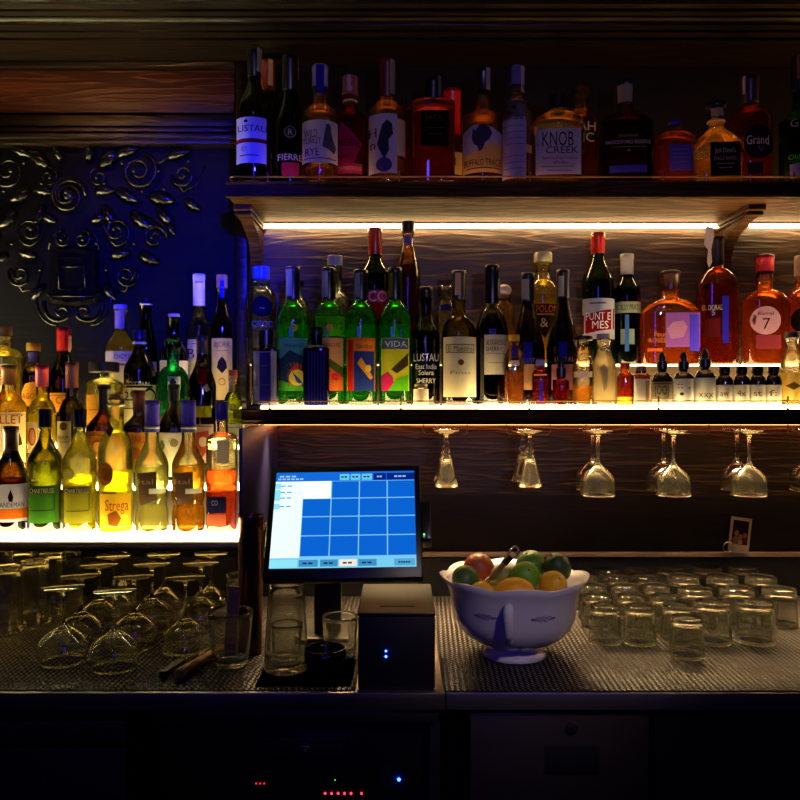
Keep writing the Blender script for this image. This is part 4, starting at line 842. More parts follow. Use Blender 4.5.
bottle('olive wine shaped bottle with brown foil and pale lettered label, second row', 72, 15, 363, 398, 420, 5.6, 'L2', '6c6420', '3a3008', 420, ('7c3c24', 388, 6.2), 'round', name='rum_bottle',
       art=[('L', 58.5, 71, 421, 462, 'c8ac68', [('C', 64, 426, 3.4, 4, '5a3c18'), ('T', 'RHUM', 64, 437, 4, '3c2810', 9), ('R', 60, 69, 441, 441.6, '5c4420')]), ('R', 70, 73, 366, 396, '6a5498')])  # violet streak on the neck is a painted reflection
bottle('brown bottle with black neck and amber ornamental label, second row', 104, 18, 386, 410, 428, 5.6, 'L2', '6a4410', '4a2008', 432, ('120c10', 410, 6), 'slope', name='amaro_bottle',
       art=[('L', 88, 121, 431, 470, 'c87c20', [('C', 98, 446, 6, 7, '9a5014'), ('C', 98, 446, 4, 5, 'd89c40'), ('R', 90, 119, 434, 435, '8a3c10')])])
bottle('dark bottle with maroon neck foil and orange ornamental label, second row', 139, 17.5, 391, 414, 428, 5.6, 'L2', '4a3410', '2c1408', 431, ('4a1810', 412, 6), 'slope', name='amaro_bottle',
       art=[('L', 123, 155, 432, 470, 'd88c2c', [('T', 'AMARO', 136, 439, 7, 'a83c10', 22), ('C', 134, 452, 7, 6, 'b05c18')])])
bottle('black sloping bottle with cream label of little green sprigs, second row', 174, 18, 385, 400, 430, 5.2, 'L2', '14100a', None, None, ('0c0a08', 400, 5.6), 'slope', name='amaro_bottle', refr=.1,
       art=[('L', 157, 191, 432, 475, 'e0d0a0', [('C', 163, 444, 2.4, 5, '6a7c40'), ('C', 172, 440, 3, 3, '8a7c48'), ('P', [(160, 432.5), (188, 432.5), (174, 462)], 'ecdcb0', [('C', 174, 442, 4, 4, '98844c')])])])
bottle('tall dark bottle with crimson sticker and cream label of a red coat of arms', 202, 14, 337, 356, 388, 5.2, 'L2', '1c120c', None, None, ('1c0c0e', 354, 5.6), 'slope', name='vermouth_bottle', refr=.1,
       art=[('R', 199, 207, 369, 384, 'a01c2c'), ('P', [(203, 387), (207, 384), (210, 390), (206, 392)], 'd8c8b0'), ('R', 193, 211, 406, 417, 'a8a414'), ('L', 190, 213, 424, 462, 'dcb888', [('P', [(196, 432), (208, 430), (210, 444), (203, 456), (195, 446)], 'b84c28', [('C', 203, 441, 4, 5, 'e8c898')]), ('T', 'LEON', 202, 440, 4, '5a1c10', 10), ('R', 191, 212, 425.5, 426.3, '8a3c20')])])
bottle('slim yellow green bottle with small orange and white top, right end of second row', 233, 9.5, 370, 392, 406, 4.2, 'L2', 'c8cc30', 'b8c010', 400, ('e07040', 378, 4.6, 'screw'), 'round', name='liqueur_bottle',
       art=[('L', 225, 241, 424, 462, 'b4a884', [('C', 234, 440, 4, 6, '6a5c44'), ('R', 226, 240, 427, 427.6, '5a4c34')]), ('S', 229, 234, 376, 392, 'd8a8a0')])
# third row
bottle('big round shouldered clear bottle with wide brown stopper, third row left edge', 3, 21, 326, 348, 358, 8, 'L3', 'd8d090', 'b8a040', 372, ('7c5c3c', 336, 8.6, 'stopper'), 'round', name='tequila_bottle',
       art=[('L', -12, 7, 365, 398, 'e0ccac', [('T', 'ER', 3, 377, 7, 'a03c20', 8), ('R', -10, 6, 384, 385, 'a03c20')])])
bottle('dark bottle with square gold cap, round blue seal and amber label', 33.5, 12.5, 343, 362, 376, 5.4, 'L3', '2c200c', None, None, ('c09030', 351, 6.6, 'screw'), 'slope', name='amaro_bottle', refr=.1,
       art=[('S', 29, 37, 352, 362, '5448a8'), ('P', [(23, 392), (26, 384), (33, 382), (40, 386), (44, 394), (44, 406), (23, 406)], 'd8902c', [('T', 'AGOSTI', 32, 396, 5.5, '7a2c08', 18)])])
bottle('dark bottle with bright red waxed neck and orange label, third row', 63.5, 14, 328, 352, 382, 6, 'L3', '1c140a', None, None, ('a01414', 351, 6.8), 'slope', name='amaro_bottle', refr=.15,
       art=[('L', 51, 76, 393, 412, 'd88c30', [('T', 'CIA', 62, 400, 7, '8a2c10', 12), ('R', 52, 75, 395, 395.7, '8a4c14')]), ('S', 68, 71, 336, 352, 'd8a880')])
bottle('squat pale bottle with oversized flat black stopper, third row', 104, 20, 362, 378, 384, 4, 'L3', 'f0e8b0', 'd8c060', 396, ('120c0c', 373, 14.5, 'stopper'), 'round', name='tequila_bottle',
       art=[('L', 88, 118, 395, 425, 'c08428', [('R', 90, 116, 409, 410, '8a4c14')])])
bottle('olive bottle with white ringed dark cap and arched black and white label', 139.5, 17, 330, 346, 372, 6, 'L3', '6a6c20', '3c3c10', 368, ('14102c', 340, 6.4, 'screw'), 'slope', name='gin_bottle', ring=(343, 'd8d4c0'),
       art=[('L', 124, 156, 385, 425, 'c8bc90', [('R', 124.5, 152, 386, 388, '1c1814'), ('C', 149, 396, 6, 8, '1c1814'), ('C', 149, 397, 4.6, 6.6, 'c8bc90'), ('T', '25', 130, 396, 9, '2c2418', 9), ('R', 125, 134, 408, 409, '2c2418')]), ('T', 'OTTAN', 139, 384, 4, 'c8c0a0', 20)])
bottle('turquoise green bottle with clear crown stopper and a small picture label', 173, 16, 340, 366, 382, 6, 'L3', '38c090', '20a070', 372, ('a8b498', 349, 9, 'glassstopper'), 'round', name='absinthe_bottle',
       art=[('L', 168, 180, 377, 390, 'c0b8b4', [('P', [(170, 388), (170, 381), (173, 378), (176, 382), (175, 388)], '1c2438')])])
# fourth row
bottle('frosted pale yellow plum wine bottle with bulging body and white label', 120.5, 14.5, 305, 330, 350, 6, 'L4', 'e8dc8c', 'd8c868', 332, ('9890b8', 310, 6.4, 'screw'), 'bulge', name='plum_wine_bottle', cloudy=.75, refr=.2,
       art=[('L', 106.5, 134, 352, 364, 'c8c0c0', [('T', 'CHOYA', 122, 357, 5, '2c2060', 16), ('R', 120, 132, 361, 361.5, '7a7090')]), ('S', 115, 124, 311, 329, 'c0a8b0'), ('L', 110, 131, 366, 384, 'e8dca8')])
bottle('tall black bottle with thin white ring, behind the olive bottle', 146, 11, 297, 318, 350, 5.4, 'L4', '100d0a', None, None, ('0c0a0c', 302, 5.8, 'screw'), 'slope', name='liqueur_bottle', ring=(304.5, 'c8c0a8'), refr=.1, art=[('L', 140, 156, 362, 372, 'b0a888')])
bottle('black bottle with cream label and silver topped cap, behind the turquoise bottle', 174, 14, 314, 334, 356, 5, 'L4', '100d0a', None, None, ('a89c90', 317, 5.6, 'screw'), 'slope', name='liqueur_bottle', refr=.1, art=[('L', 160.5, 187.5, 361, 376, 'c8bc98')])
bottle('tall clear bottle with white paper neck wrap and cream letter label', 199, 11.5, 275, 314, 327, 5.6, 'L4', 'e0e0c0', 'b8b8a0', 326, ('c8c0b4', 306, 5.8), 'round', name='grappa_bottle',
       art=[('L', 188, 200, 340, 382, 'c0b49c', [('T', 'B', 191, 354, 10, '3c3028'), ('R', 192, 199, 344, 345, '6a5c4c')]), ('R', 195, 203, 282, 284, '8a8090')])
bottle('tall slender bottle with tan cap and cream label showing a dark birch leaf', 222, 11, 275, 300, 328, 4.6, 'L4', 'c0b898', 'a87c4c', 318, ('a8806c', 288, 5.4, 'screw'), 'slope', name='liqueur_bottle',
       art=[('L', 212, 232, 339, 400, 'b8a07c', [('T', 'BJORK', 222, 345, 5, '3c2c20', 16), ('R', 215, 229, 351, 351.5, '6a5440'), ('P', [(222, 357), (226, 362), (227, 368), (222, 374), (217, 368), (218, 362)], '1c1030'), ('C', 222, 382, 3.4, 3.6, '6a4c24', [('C', 222, 382, 2.8, 3, 'b89868')])]), ('R', 220, 224, 281, 298, '2430c8')])  # blue streak on cap and neck is a painted reflection

# ------------------------------------------------------------------ torn strip on the dark rum bottle is a paper of its own
D_, zb_ = ROW['M3']
bm = NB()
pl = [(706, 226), (714, 228), (713, 240), (711, 250), (712, 262), (709, 268), (707, 262), (708, 250), (704, 244)]
extr(bm, [(X(a, D_-.03), Z(b, D_-.03)) for a, b in pl], D_-.031, D_-.0300)
tag(link('paper_strip', bm, paper('c0b0b8'), smooth=False), 'loose white paper strip standing up beside the dark rum cap', 'paper strip')

# ------------------------------------------------------------------ drinking glasses
CG = clear_glass()
def tumbler_mesh(rt, rb, h, base=.016, th=.0027, seg=40, ribs=0):
    """mouth radius rt, foot radius rb, upright profile"""
    pr = [(0, .0015), (rb*.75, .001), (rb*.94, 0), (rb, .003)]
    for i in range(1, 9):
        t = i/8; pr.append((rb+(rt-rb)*t, .003+(h-.004)*t))
    pr += [(rt-th*.5, h), (rt-th, h-.001)]
    for i in range(7, -1, -1):
        t = i/8; pr.append((rb+(rt-rb)*t-th, base+.004+(h-base-.005)*t))
    pr += [(rb*.8, base-.002), (rb*.5, base-.0045), (0, base-.0055)]
    bm = lathe(pr, seg)
    for v in bm.verts:   # faint optic flutes on the inner wall
        q = math.hypot(v.co.x, v.co.y)
        if base < v.co.z < h-.02 and q < rb+(rt-rb)*(v.co.z/h)-th*.5:
            f_ = 1-.022*(.5+.5*math.cos(10*math.atan2(v.co.y, v.co.x))); v.co.x *= f_; v.co.y *= f_
    bmesh.ops.recalc_face_normals(bm, faces=bm.faces)
    return bm
def upturned(name, label, cat, mesh, x, y, h, group, z=None):
    o = bpy.data.objects.new(name, mesh); COL.objects.link(o); o.location = (x, y, (z or MT)+h+.0003); o.rotation_euler = (PI, 0, 0)
    return tag(o, label, cat, group)
tmp = link('tumbler', tumbler_mesh(.0395, .0345, .0885), CG); me_small = tmp.data; bpy.data.objects.remove(tmp)
tmp = link('tumbler', tumbler_mesh(.0465, .0415, .0975, .016), CG); me_big = tmp.data; bpy.data.objects.remove(tmp)
dC = CZ-MT
TB = []   # pixel of the upturned foot, big?
rows = [('rearmost row', [(603, 567, 0), (633, 567, 0), (669, 566.5, 1), (706, 566, 1), (743, 566.5, 1)]),
        ('second row from the wall', [(585, 576, 0), (615, 575.6, 0), (645, 576, 0), (683, 575.8, 1), (722, 575.8, 1), (761, 576.5, 1)]),
        ('third row from the wall', [(593, 585, 0), (624.5, 585, 0), (656, 585, 0), (695, 588, 1), (737, 587.6, 1), (779, 588, 1)]),
        ('fourth row from the wall', [(597, 594, 0), (630, 594.5, 0), (664, 595, 0), (712, 601, 1), (755, 601, 1)]),
        ('front row', [(605, 605, 0), (639.5, 605.6, 0), (677, 604, 0)])]
words_ = ['leftmost', 'second from left', 'third from left', 'fourth from left', 'fifth from left', 'rightmost']
for rn, lst in rows:
    for i, (px, py, big) in enumerate(lst):
        h = .0975 if big else .0885
        D = (dC-h)*F/(py-400)
        wd = 'rightmost' if i == len(lst)-1 else words_[i]
        upturned('tumbler', f'{"large" if big else "small"} clear tumbler upside down, {wd} in the {rn}', 'tumbler', me_big if big else me_small, X(px, D), min(D, 2.332), h, 'upturned tumblers on the mat')
D = (dC-.0885)*F/(617-400); upturned('tumbler', 'small clear tumbler upside down, alone in front of all other tumblers', 'tumbler', me_small, X(686.5, D), D, .0885, 'upturned tumblers on the mat')

def stem_glass(rr, rm, hb, hs, rf, th=.0014, stem=.0038):
    """upright: foot at 0, stem, bowl to rim"""
    H = hb+hs
    out = [(0, 0), (rf*.97, 0), (rf, .0012), (rf*.9, .003), (rf*.5, .0055), (stem*2, .010), (stem, .022), (stem, hs-.014), (stem*1.5, hs-.004)]
    N = 12
    def bowl(t): # t 0..1
        a = t*PI/2*1.0
        if t < .55: return rm*math.sin(t/.55*PI/2)**.8
        q = (t-.55)/.45; return rm+(rr-rm)*q*q
    for i in range(1, N+1):
        t = i/N; out.append((max(bowl(t), stem*1.5), hs+hb*t))
    out.append((rr-th*.6, H+.0005))
    for i in range(N, 0, -1):
        t = i/N; out.append((max(.001, bowl(t)-th), hs+.003+(hb-.003)*t))
    out.append((0, hs+.003))
    bm = lathe(out, 36); bmesh.ops.recalc_face_normals(bm, faces=bm.faces); return bm
tmp = link('wine_glass', stem_glass(.046, .055, .082, .086, .0455), CG); me_w = tmp.data; bpy.data.objects.remove(tmp)
tmp = link('wine_glass', stem_glass(.060, .050, .072, .096, .0455), CG); me_w2 = tmp.data; bpy.data.objects.remove(tmp)
HW = .168
WG = [(63, 586.5, 'round', 'front left, closest to the mat edge'), (81, 575, 'round', 'left column, second from the front'), (99, 564.5, 'round', 'left column, third from the front'), (114, 555.5, 'round', 'left column, fourth from the front'), (124, 547.5, 'round', 'left column, rearmost'),
      (115, 590.5, 'round', 'middle column, closest to the front'), (134, 576, 'round', 'middle column, second from the front'), (152, 563.5, 'round', 'middle column, third from the front'), (164, 554, 'round', 'middle column, rearmost'),
      (185.5, 577, 'flared', 'right column, front one beside the knife'), (201, 562.5, 'round', 'right column, in the middle'), (211, 553.5, 'round', 'right column, rearmost')]
for px, py, kd, where in WG:
    D = (dC-HW)*F/(py-400)
    upturned('wine_glass', f'{kd} wine glass upside down, {where}', 'wine glass', me_w if kd == 'round' else me_w2, X(px, D), D, HW+.0004, 'upturned wine glasses on the mat')
# highballs under the display
tmp = link('highball_glass', tumbler_mesh(.040, .034, .165, .014), CG); me_h = tmp.data; bpy.data.objects.remove(tmp)
for px, D, where in ((6, 2.02, 'at the left edge, nearest'), (35, 2.10, 'second from the left edge'), (52, 2.2, 'third from the left edge'), (71, 2.31, 'farthest back'), (24, 2.25, 'behind the first two'), (2, 2.32, 'in the back left corner')):
    upturned('highball_glass', f'tall highball glass upside down under the display, {where}', 'highball glass', me_h, X(px, D), D, .165, 'tall glasses under the bottle display')
# group left of the screen
def upright(name, label, cat, mesh, x, y, z=MT, group=None):
    o = bpy.data.objects.new(name, mesh); COL.objects.link(o); o.location = (x, y, z+.0003); return tag(o, label, cat, group)
tmp = link('tumbler', tumbler_mesh(.050, .039, .118, .014), CG); me_t = tmp.data; bpy.data.objects.remove(tmp)
upright('tumbler', 'clear upright tumbler holding a wooden stick, right of the knife', 'tumbler', me_t, X(230, 1.76), 1.765)
bm = NB(); M_ = Matrix.Translation((X(228, 1.76), 1.77, MT+.020)) @ Matrix.Rotation(math.radians(4), 4, 'Y') @ Matrix.Rotation(math.radians(-6), 4, 'X')
box(bm, -.013, .013, -.004, .004, 0, .148, .001, M=M_); tag(link('wooden_stick', bm, wood('stick_wood', '8a6444', 'a8805c', .6), smooth='auto'), 'flat wooden stick standing in the upright tumbler', 'stick')
tmp = link('tumbler', tumbler_mesh(.041, .036, .09, .013), CG); me_s = tmp.data; bpy.data.objects.remove(tmp)
for i, lb in enumerate(('lowest', 'second lowest', 'third lowest', 'topmost')):
    o = upright('tumbler', f'{lb} glass of the short stack behind the stick tumbler', 'tumbler', me_s, X(243, 1.93), 1.935, z=MT+i*.0240, group='stacked rocks glasses')
tmp = link('mixing_glass', tumbler_mesh(.038, .049, .186, .018, .003), CG); me_m = tmp.data; bpy.data.objects.remove(tmp)
upright('mixing_glass', 'clear mixing glass with narrowing mouth in front of the screen', 'mixing glass', me_m, X(286.5, 1.735), 1.735)
tmp = link('glass', tumbler_mesh(.034, .029, .08, .012), CG); me_g = tmp.data; bpy.data.objects.remove(tmp)
upright('tumbler', 'small clear glass nested in the narrow mixing glass', 'tumbler', me_g, X(286.5, 1.735), 1.735, z=MT+.0195)
upright('tumbler', 'low clear glass behind the dark bowl, below the screen', 'tumbler', me_s, X(340, 1.83), 1.83)
# dark bowl
bm = lathe([(0, 0), (.02, 0), (.022, .003), (.030, .01), (.042, .03), (.045, .045), (.043, .06), (.041, .06), (.042, .045), (.038, .03), (.02, .012), (0, .010)], 32)
o = link('dark_bowl', bm, pbr('dark_glaze', '120f14', .2)); o.location = (X(325, 1.70), 1.70, CT+.0005); tag(o, 'small black rounded bowl beside the mixing glass', 'bowl')
# tall dark cup left of the screen
bm = lathe([(0, 0), (.038, 0), (.039, .003), (.044, .16), (.0455, .162), (.0455, .166), (.043, .166), (.041, .16), (.036, .006), (0, .006)], 36)
o = link('metal_vessel', bm, pbr('copper_tin', '7a5448', .28, .9)); o.location = (X(250.5, 1.84), 1.842, MT+.0003); o.scale = (.67, .67, 1.92); tag(o, 'tall dark copper vessel left of the screen, behind the drinking glasses', 'vessel')
# knife and muddler
def dirM(p0, p1, up=(0, 0, 1)):
    d = (Vector(p1)-Vector(p0)); q = d.to_track_quat('X', 'Z'); return Matrix.Translation(p0) @ q.to_matrix().to_4x4(), d.length
kx0 = Vector((X(163, 1.67), 1.665, MT+.010)); kx1 = Vector((X(205, 1.85), 1.85, MT+.0115))
Mk, Lk = dirM(kx0, kx1)
r = root('kitchen_knife', 'kitchen knife with black handle lying on the mat beside the wooden muddler', 'knife', kx0); r.rotation_euler = Mk.to_euler()
bm = NB(); box(bm, 0, .085, -.009, .009, -.009, .009, .004); link('handle', bm, BLACKP, r, smooth='auto')
bm = NB(); extr(bm, [(.086, -.013), (.175, -.011), (.19, .004), (.18, .009), (.086, .009)], -.001, .001); bmesh.ops.transform(bm, matrix=Matrix.Rotation(math.radians(62), 4, 'X'), verts=bm.verts); link('blade', bm, CHROME, r, smooth='auto')
bm = NB()
pr = [(0, 0), (.010, 0), (.0125, .004), (.0125, .05), (.010, .08), (.010, .165), (.012, .176), (.0, .179)]
lathe(pr, 20, bm=bm); o = link('wooden_muddler', bm, wood('muddler_wood', '6a4020', '9a6c3c', .5, (20, 20, 4)))
p0 = Vector((X(179, 1.66), 1.655, MT+.0132)); p1 = Vector((X(222, 1.86), 1.83, MT+.0132)); o.location = p0
o.rotation_euler = (p1-p0).to_track_quat('Z', 'Y').to_euler(); tag(o, 'brown wooden muddler lying right of the knife', 'muddler')
# small steel pieces under the mixing glass
bm = NB(); box(bm, X(255, 1.64), X(352, 1.64), 1.625, 1.80, CT+.0004, CT+.003, .001)
DRIP = tag(link('drip_tray', bm, BLACKP, smooth='auto'), 'flat black tray under the mixing glass and dark bowl', 'tray')

# ------------------------------------------------------------------ screen, printer, card reader
c_bl = Vector((X(269, 1.66), 1.66, Z(568.7, 1.66))); c_br = Vector((X(416.8, 1.66), 1.66, Z(566.4, 1.66)))
c_tl = Vector((X(276.6, 1.785), 1.785, Z(473, 1.785))); c_tr = Vector((X(413.8, 1.785), 1.785, Z(470.8, 1.785)))
bc = (c_bl+c_br)/2; tcn = (c_tl+c_tr)/2
xa = (c_br-c_bl).normalized(); ya = (tcn-bc); SH = ya.length; ya.normalize(); za = xa.cross(ya).normalized(); ya = za.cross(xa)
SW = ((c_br-c_bl).length+(c_tr-c_tl).length)/2
Rm = Matrix((xa, ya, za)).transposed().to_4x4()
mid = (bc+tcn)/2
r = root('touch_screen_till', 'black touch screen till showing a blue button grid, tilted back on the counter', 'monitor', mid); r.rotation_euler = Rm.to_euler()
W2, H2 = SW/2, SH/2
bm = NB(); box(bm, -W2-.013, W2+.013, -H2-.024, H2+.016, -.030, -.001, .004); link('bezel', bm, BLACKP, r, smooth='auto')
bm = NB(); box(bm, -W2, W2, -H2, H2, -.0009, .0002); scr = link('screen', bm, emit('screen', '7ccaff', 1.0), r, smooth=False)
SE = 1.05
def sp(u0, u1, v0, v1, col, s=SE, lvl=0, name='screen_tile'):
    bm = NB(); z = .0003+.0002*lvl
    vs = [bm.verts.new((-W2+u*SW, H2-v*SH, z)) for u, v in ((u0, v0), (u1, v0), (u1, v1), (u0, v1))]; bm.faces.new(vs)
    return link(name, bm, emit('screen_'+col, col, s), scr, smooth=False)
sp(0, 1, 0, .10, '1468d8', name='title_bar'); sp(.0, .20, .10, .90, 'dcf4ff', 1.25, name='order_list'); sp(.20, .40, .10, .29, 'e6f8ff', 1.3, name='order_list')
sp(.20, 1, .10, .90, '6cc0f8', .95, name='button_field') if False else None
def spt(txt, u, v, h, col, lvl=2, wd=None):
    # the small print of the screen is too fine to read: short dashes
    bm = NB(); wd = wd or .05; n_ = max(2, len(txt)//3)
    for i in range(n_):
        a_ = u-wd/2+wd*i/n_; b_ = a_+wd/n_*.75
        vs = [bm.verts.new((-W2+uu*SW, H2-vv*SH, .0003+.0002*lvl)) for uu, vv in ((a_, v-h*.3), (b_, v-h*.3), (b_, v+h*.3), (a_, v+h*.3))]; bm.faces.new(vs)
    link('small_print', bm, emit('screen_'+col, col, .9), scr, smooth=False)
cols = [(.205, .400), (.408, .600), (.608, .800), (.808, 1.0)]; rws = [(.105, .285), (.295, .478), (.488, .675), (.685, .885)]
bm = NB()
for j, (v0, v1) in enumerate(rws):
    for i, (u0, u1) in enumerate(cols):
        if j == 0 and i == 0: continue
        vs = [bm.verts.new((-W2+u*SW, H2-v*SH, .0005)) for u, v in ((u0, v0), (u1, v0), (u1, v1), (u0, v1))]; bm.faces.new(vs)
link('button_grid', bm, emit('screen_button', '0a66d8', .95), scr, smooth=False)
for (a, b) in ((.46, .53), (.54, .61), (.62, .695)): sp(a, b, .025, .092, '64c8e8', lvl=1, name='menu_button'); spt('Sales', (a+b)/2, .058, .03, '0a3c6c', 2, .05)
sp(.705, .795, .02, .095, '082890', .8, 1, 'menu_button'); sp(.80, 1, .02, .095, '082890', .8, 1, 'menu_button'); spt('EXIT', .75, .058, .03, 'a0c8f0', 2, .04); spt('Functions', .9, .058, .03, 'a0c8f0', 2, .09)
spt('Transaction', .09, .045, .03, 'a0d8f8', 2, .13); spt('Covers 2   Check 118', .11, .075, .03, 'a0d8f8', 2, .19)
for v in (.15, .22, .28, .37): sp(.0, .04, v-.03, v+.03, '8cdcf0', 1.1, 1, 'list_row'); spt('item row', .085, v+.0, .022, '50b0d8', 2, .09)
sp(0, 1, .91, 1, '78d0f0', 1.0, name='bottom_bar'); sp(.0, .19, .915, .995, '90e8f8', 1.0, 1, 'menu_button')
for (a, b, c, t_) in ((.2, .33, '3c90c8', 'Discount'), (.345, .465, '3c90c8', 'Recall'), (.475, .595, 'f8e8d8', 'Pay'), (.605, .73, '3c90c8', 'Send'), (.85, .99, '50a8d8', 'Print and Close')):
    sp(a, b, .92, .988, c, 1.0, 1, 'menu_button'); spt(t_, (a+b)/2, .955, .028, '0a3050', 2, (b-a)*.6)
sp(.2, .235, .13, .17, '2c5878', .3, 1, 'list_row') if False else None
# card reader on the side of the till
bm = NB(); box(bm, W2+.0135, W2+.034, -H2*.05-.045, H2*.35, -.05, -.004, .003); cr = link('card_reader', bm, BLACKP, r, smooth='auto')
bm = NB(); bmesh.ops.create_icosphere(bm, subdivisions=2, radius=.0018, matrix=Matrix.Translation((W2+.018, -H2*.05-.034, -.003))); link('status_lamp', bm, emit('lamp', '40ff60', 6), cr)
bm = NB(); box(bm, W2+.015, W2+.020, -H2*.05-.042, -H2*.05-.037, -.0045, -.003); box(bm, W2+.026, W2+.031, -H2*.05-.042, -H2*.05-.037, -.0045, -.003); link('port_mark', bm, pbr('white_plastic', 'd0d0c8', .4), cr, smooth='auto')
# stand of the till in root space -> straight world geometry kept as part
Mi = (Matrix.Translation(mid) @ Rm).inverted()
bm = NB(); box(bm, X(300, 1.95), X(350, 1.95), 1.90, 2.08, CT+.0035, CT+.02, .004); box(bm, X(312, 1.9), X(340, 1.9), 1.94, 1.97, CT+.015, 1.19, .004)
box(bm, X(312, 1.9), X(340, 1.9), 1.77, 1.96, 1.17, 1.20, .004)
bmesh.ops.transform(bm, matrix=Mi, verts=bm.verts); link('stand', bm, DSTEEL, r, smooth='auto')
# receipt printer below
px0, px1 = X(358, 1.62), X(435, 1.62)
zt = Z(612, 1.62)
r = root('receipt_printer', 'black receipt printer box with two blue lamps below the screen', 'printer', ((px0+px1)/2, 1.75, CT)); L = (px1-px0)/2
bm = NB(); box(bm, -L, L, -.135, .14, .0004, zt-CT-.008, .005); link('case', bm, pbr('printer_black', '060608', .6), r, smooth='auto')
bm = NB(); box(bm, -L-.001, L+.001, -.137, .12, zt-CT-.0075, zt-CT, .003); lid = link('lid', bm, pbr('lid_grey', '101014', .45), r, smooth='auto')
bm = NB(); box(bm, -L*.45, L*.5, -.09, -.082, zt-CT, zt-CT+.0012); link('paper_slot', bm, BLACK, lid, smooth='auto')
for py, rr_ in ((651, .0022), (656.5, .0024)):
    bm = NB(); bmesh.ops.create_icosphere(bm, subdivisions=2, radius=rr_); o = link('status_lamp', bm, emit('lamp', '1830ff', 60), r); o.location = (X(386, 1.615)-(px0+px1)/2, -.1355, Z(py, 1.615)-CT)

# ------------------------------------------------------------------ bowl of fruit
BX, BY = X(514, 1.83), 1.83
r = root('fruit_bowl', 'white footed porcelain bowl with scalloped rim and side handle', 'bowl', (BX, BY, MT))
PORC = pbr('porcelain', 'd6d2d8', .22, coat=.3)
outp = [(.0, .004), (.05, .003), (.068, 0), (.073, .003), (.070, .010), (.060, .018), (.056, .024), (.068, .030), (.092, .040), (.112, .053), (.127, .070), (.136, .090), (.141, .115), (.146, .140), (.156, .165), (.171, .182)]
inp = [(.168, .184), (.152, .168), (.141, .142), (.136, .117), (.131, .092), (.121, .073), (.10, .054), (.06, .042), (0, .040)]
bm = NB(); SEG = 72; allv = []
for (q, z) in outp+inp:
    if q == 0: allv.append([bm.verts.new((0, 0, z))]); continue
    wv = max(0, (q-.13)/.042)*(1 if z > .13 else 0)
    ring_ = []
    for i in range(SEG):
        a = 2*PI*i/SEG; sc = abs(math.cos(a*4)); k_ = 1-.055*wv*(1-sc); zz = z+.010*wv*(sc-.5) if z > .14 else z
        ring_.append(bm.verts.new((q*k_*math.cos(a), q*k_*math.sin(a), zz)))
    allv.append(ring_)
for A, B in zip(allv, allv[1:]):
    if len(A) == 1:
        for i in range(SEG): bm.faces.new((A[0], B[(i+1) % SEG], B[i]))
    elif len(B) == 1:
        for i in range(SEG): bm.faces.new((A[i], A[(i+1) % SEG], B[0]))
    else:
        for i in range(SEG): bm.faces.new((A[i], A[(i+1) % SEG], B[(i+1) % SEG], B[i]))
link('bowl_body', bm, PORC, r)
ha = math.radians(-102)
bm = NB(); hp = [(.142, .138), (.156, .146), (.166, .140), (.168, .120), (.163, .100), (.155, .085), (.142, .074), (.126, .068)]
rr = [.009, .0115, .012, .011, .010, .008, .009, .007]
pts = []
for i in range(len(hp)-1):
    for j in range(4):
        t = j/4; pts.append((hp[i][0]*(1-t)+hp[i+1][0]*t, hp[i][1]*(1-t)+hp[i+1][1]*t))
pts.append(hp[-1])
tube(bm, [(q*math.cos(ha), q*math.sin(ha), z) for q, z in pts], [rr[min(7, i//4)] for i in range(len(pts))], 10); link('handle', bm, PORC, r)
def bowl_r(z):
    pr_ = [(.112, .053), (.127, .070), (.136, .090), (.141, .115), (.146, .140), (.156, .165)]
    for (a, z0), (b, z1) in zip(pr_, pr_[1:]):
        if z0 <= z <= z1: return a+(b-a)*(z-z0)/(z1-z0)
    return .15
for ac, wd in ((-72, 24), (-124, 22)):
    bm = NB()
    def bp(u, v):  # u degrees, v height
        a = math.radians(ac+u); q = bowl_r(.118+v)+.0007; return Vector((q*math.cos(a), q*math.sin(a), .118+v))
    for f in range(3):
        N = 44; A = []; 
        for i in range(N+1):
            u = -wd/2+wd*i/N; v = .008*math.sin(i*.62+f*2.1)*math.cos((i/N-.5)*PI)*(1-.25*f)
            A.append((bm.verts.new(bp(u, v-.0008)), bm.verts.new(bp(u, v+.0012))))
        for i in range(N): bm.faces.new((A[i][0], A[i+1][0], A[i+1][1], A[i][1]))
    link('painted_garland', bm, paper('6a668c'), r)
def fruit(name, label, cat, px, py, D, rx, rz_, col, shape='round', ang=0, bump=None, tip='5a4c20', z=None):
    k = D/F; R_ = rx*k; Rz = rz_*k
    bm = NB(); N = 20; pr_ = []
    for i in range(N+1):
        t = -1+2*i/N; q = math.sqrt(max(0, 1-t*t)); zz = t
        if shape == 'lemon': zz = t*1.0+.16*(t**7); q *= .97
        if shape == 'orange': zz = t*.96
        pr_.append((q*R_ if 0 < i < N else 0, zz*Rz))
    lathe(pr_, 28, bm=bm)
    m = pbr(name+'_skin', col, .38, bump=(420, .5)); 
    rt = root(name, label, cat, (X(px, D), D, Z(py, D)), 0, 'fruit in the bowl'); rt.rotation_euler = ang if isinstance(ang, tuple) else (0, ang, 0)
    link('skin', bm, m, rt)
    bm = NB(); lathe([(0, Rz*.99), (.0026, Rz*.99), (.002, Rz*1.0+.0008), (0, Rz*1.0+.001)], 10, bm=bm)
    o = link('stem_scar', bm, pbr('scar', tip, .7), rt)
    if shape == 'lemon': o.location = (0, 0, Rz*.16)
HP = PI/2
fruit('blood_orange', 'reddish orange fruit at the back left of the bowl', 'orange', 479, 568, 1.885, 15.5, 15, 'a8401c', 'orange', (.5, .3, 0))
fruit('lime', 'dull green lime at the left rim of the bowl', 'lime', 465.5, 579, 1.808, 14, 13.5, '3c6020', 'orange', (.6, .5, 0))
fruit('lemon', 'small yellow lemon at the front left, half below the rim', 'lemon', 482, 593, 1.765, 12, 12.5, 'e0b020', 'lemon', (0, HP+.2, .3))
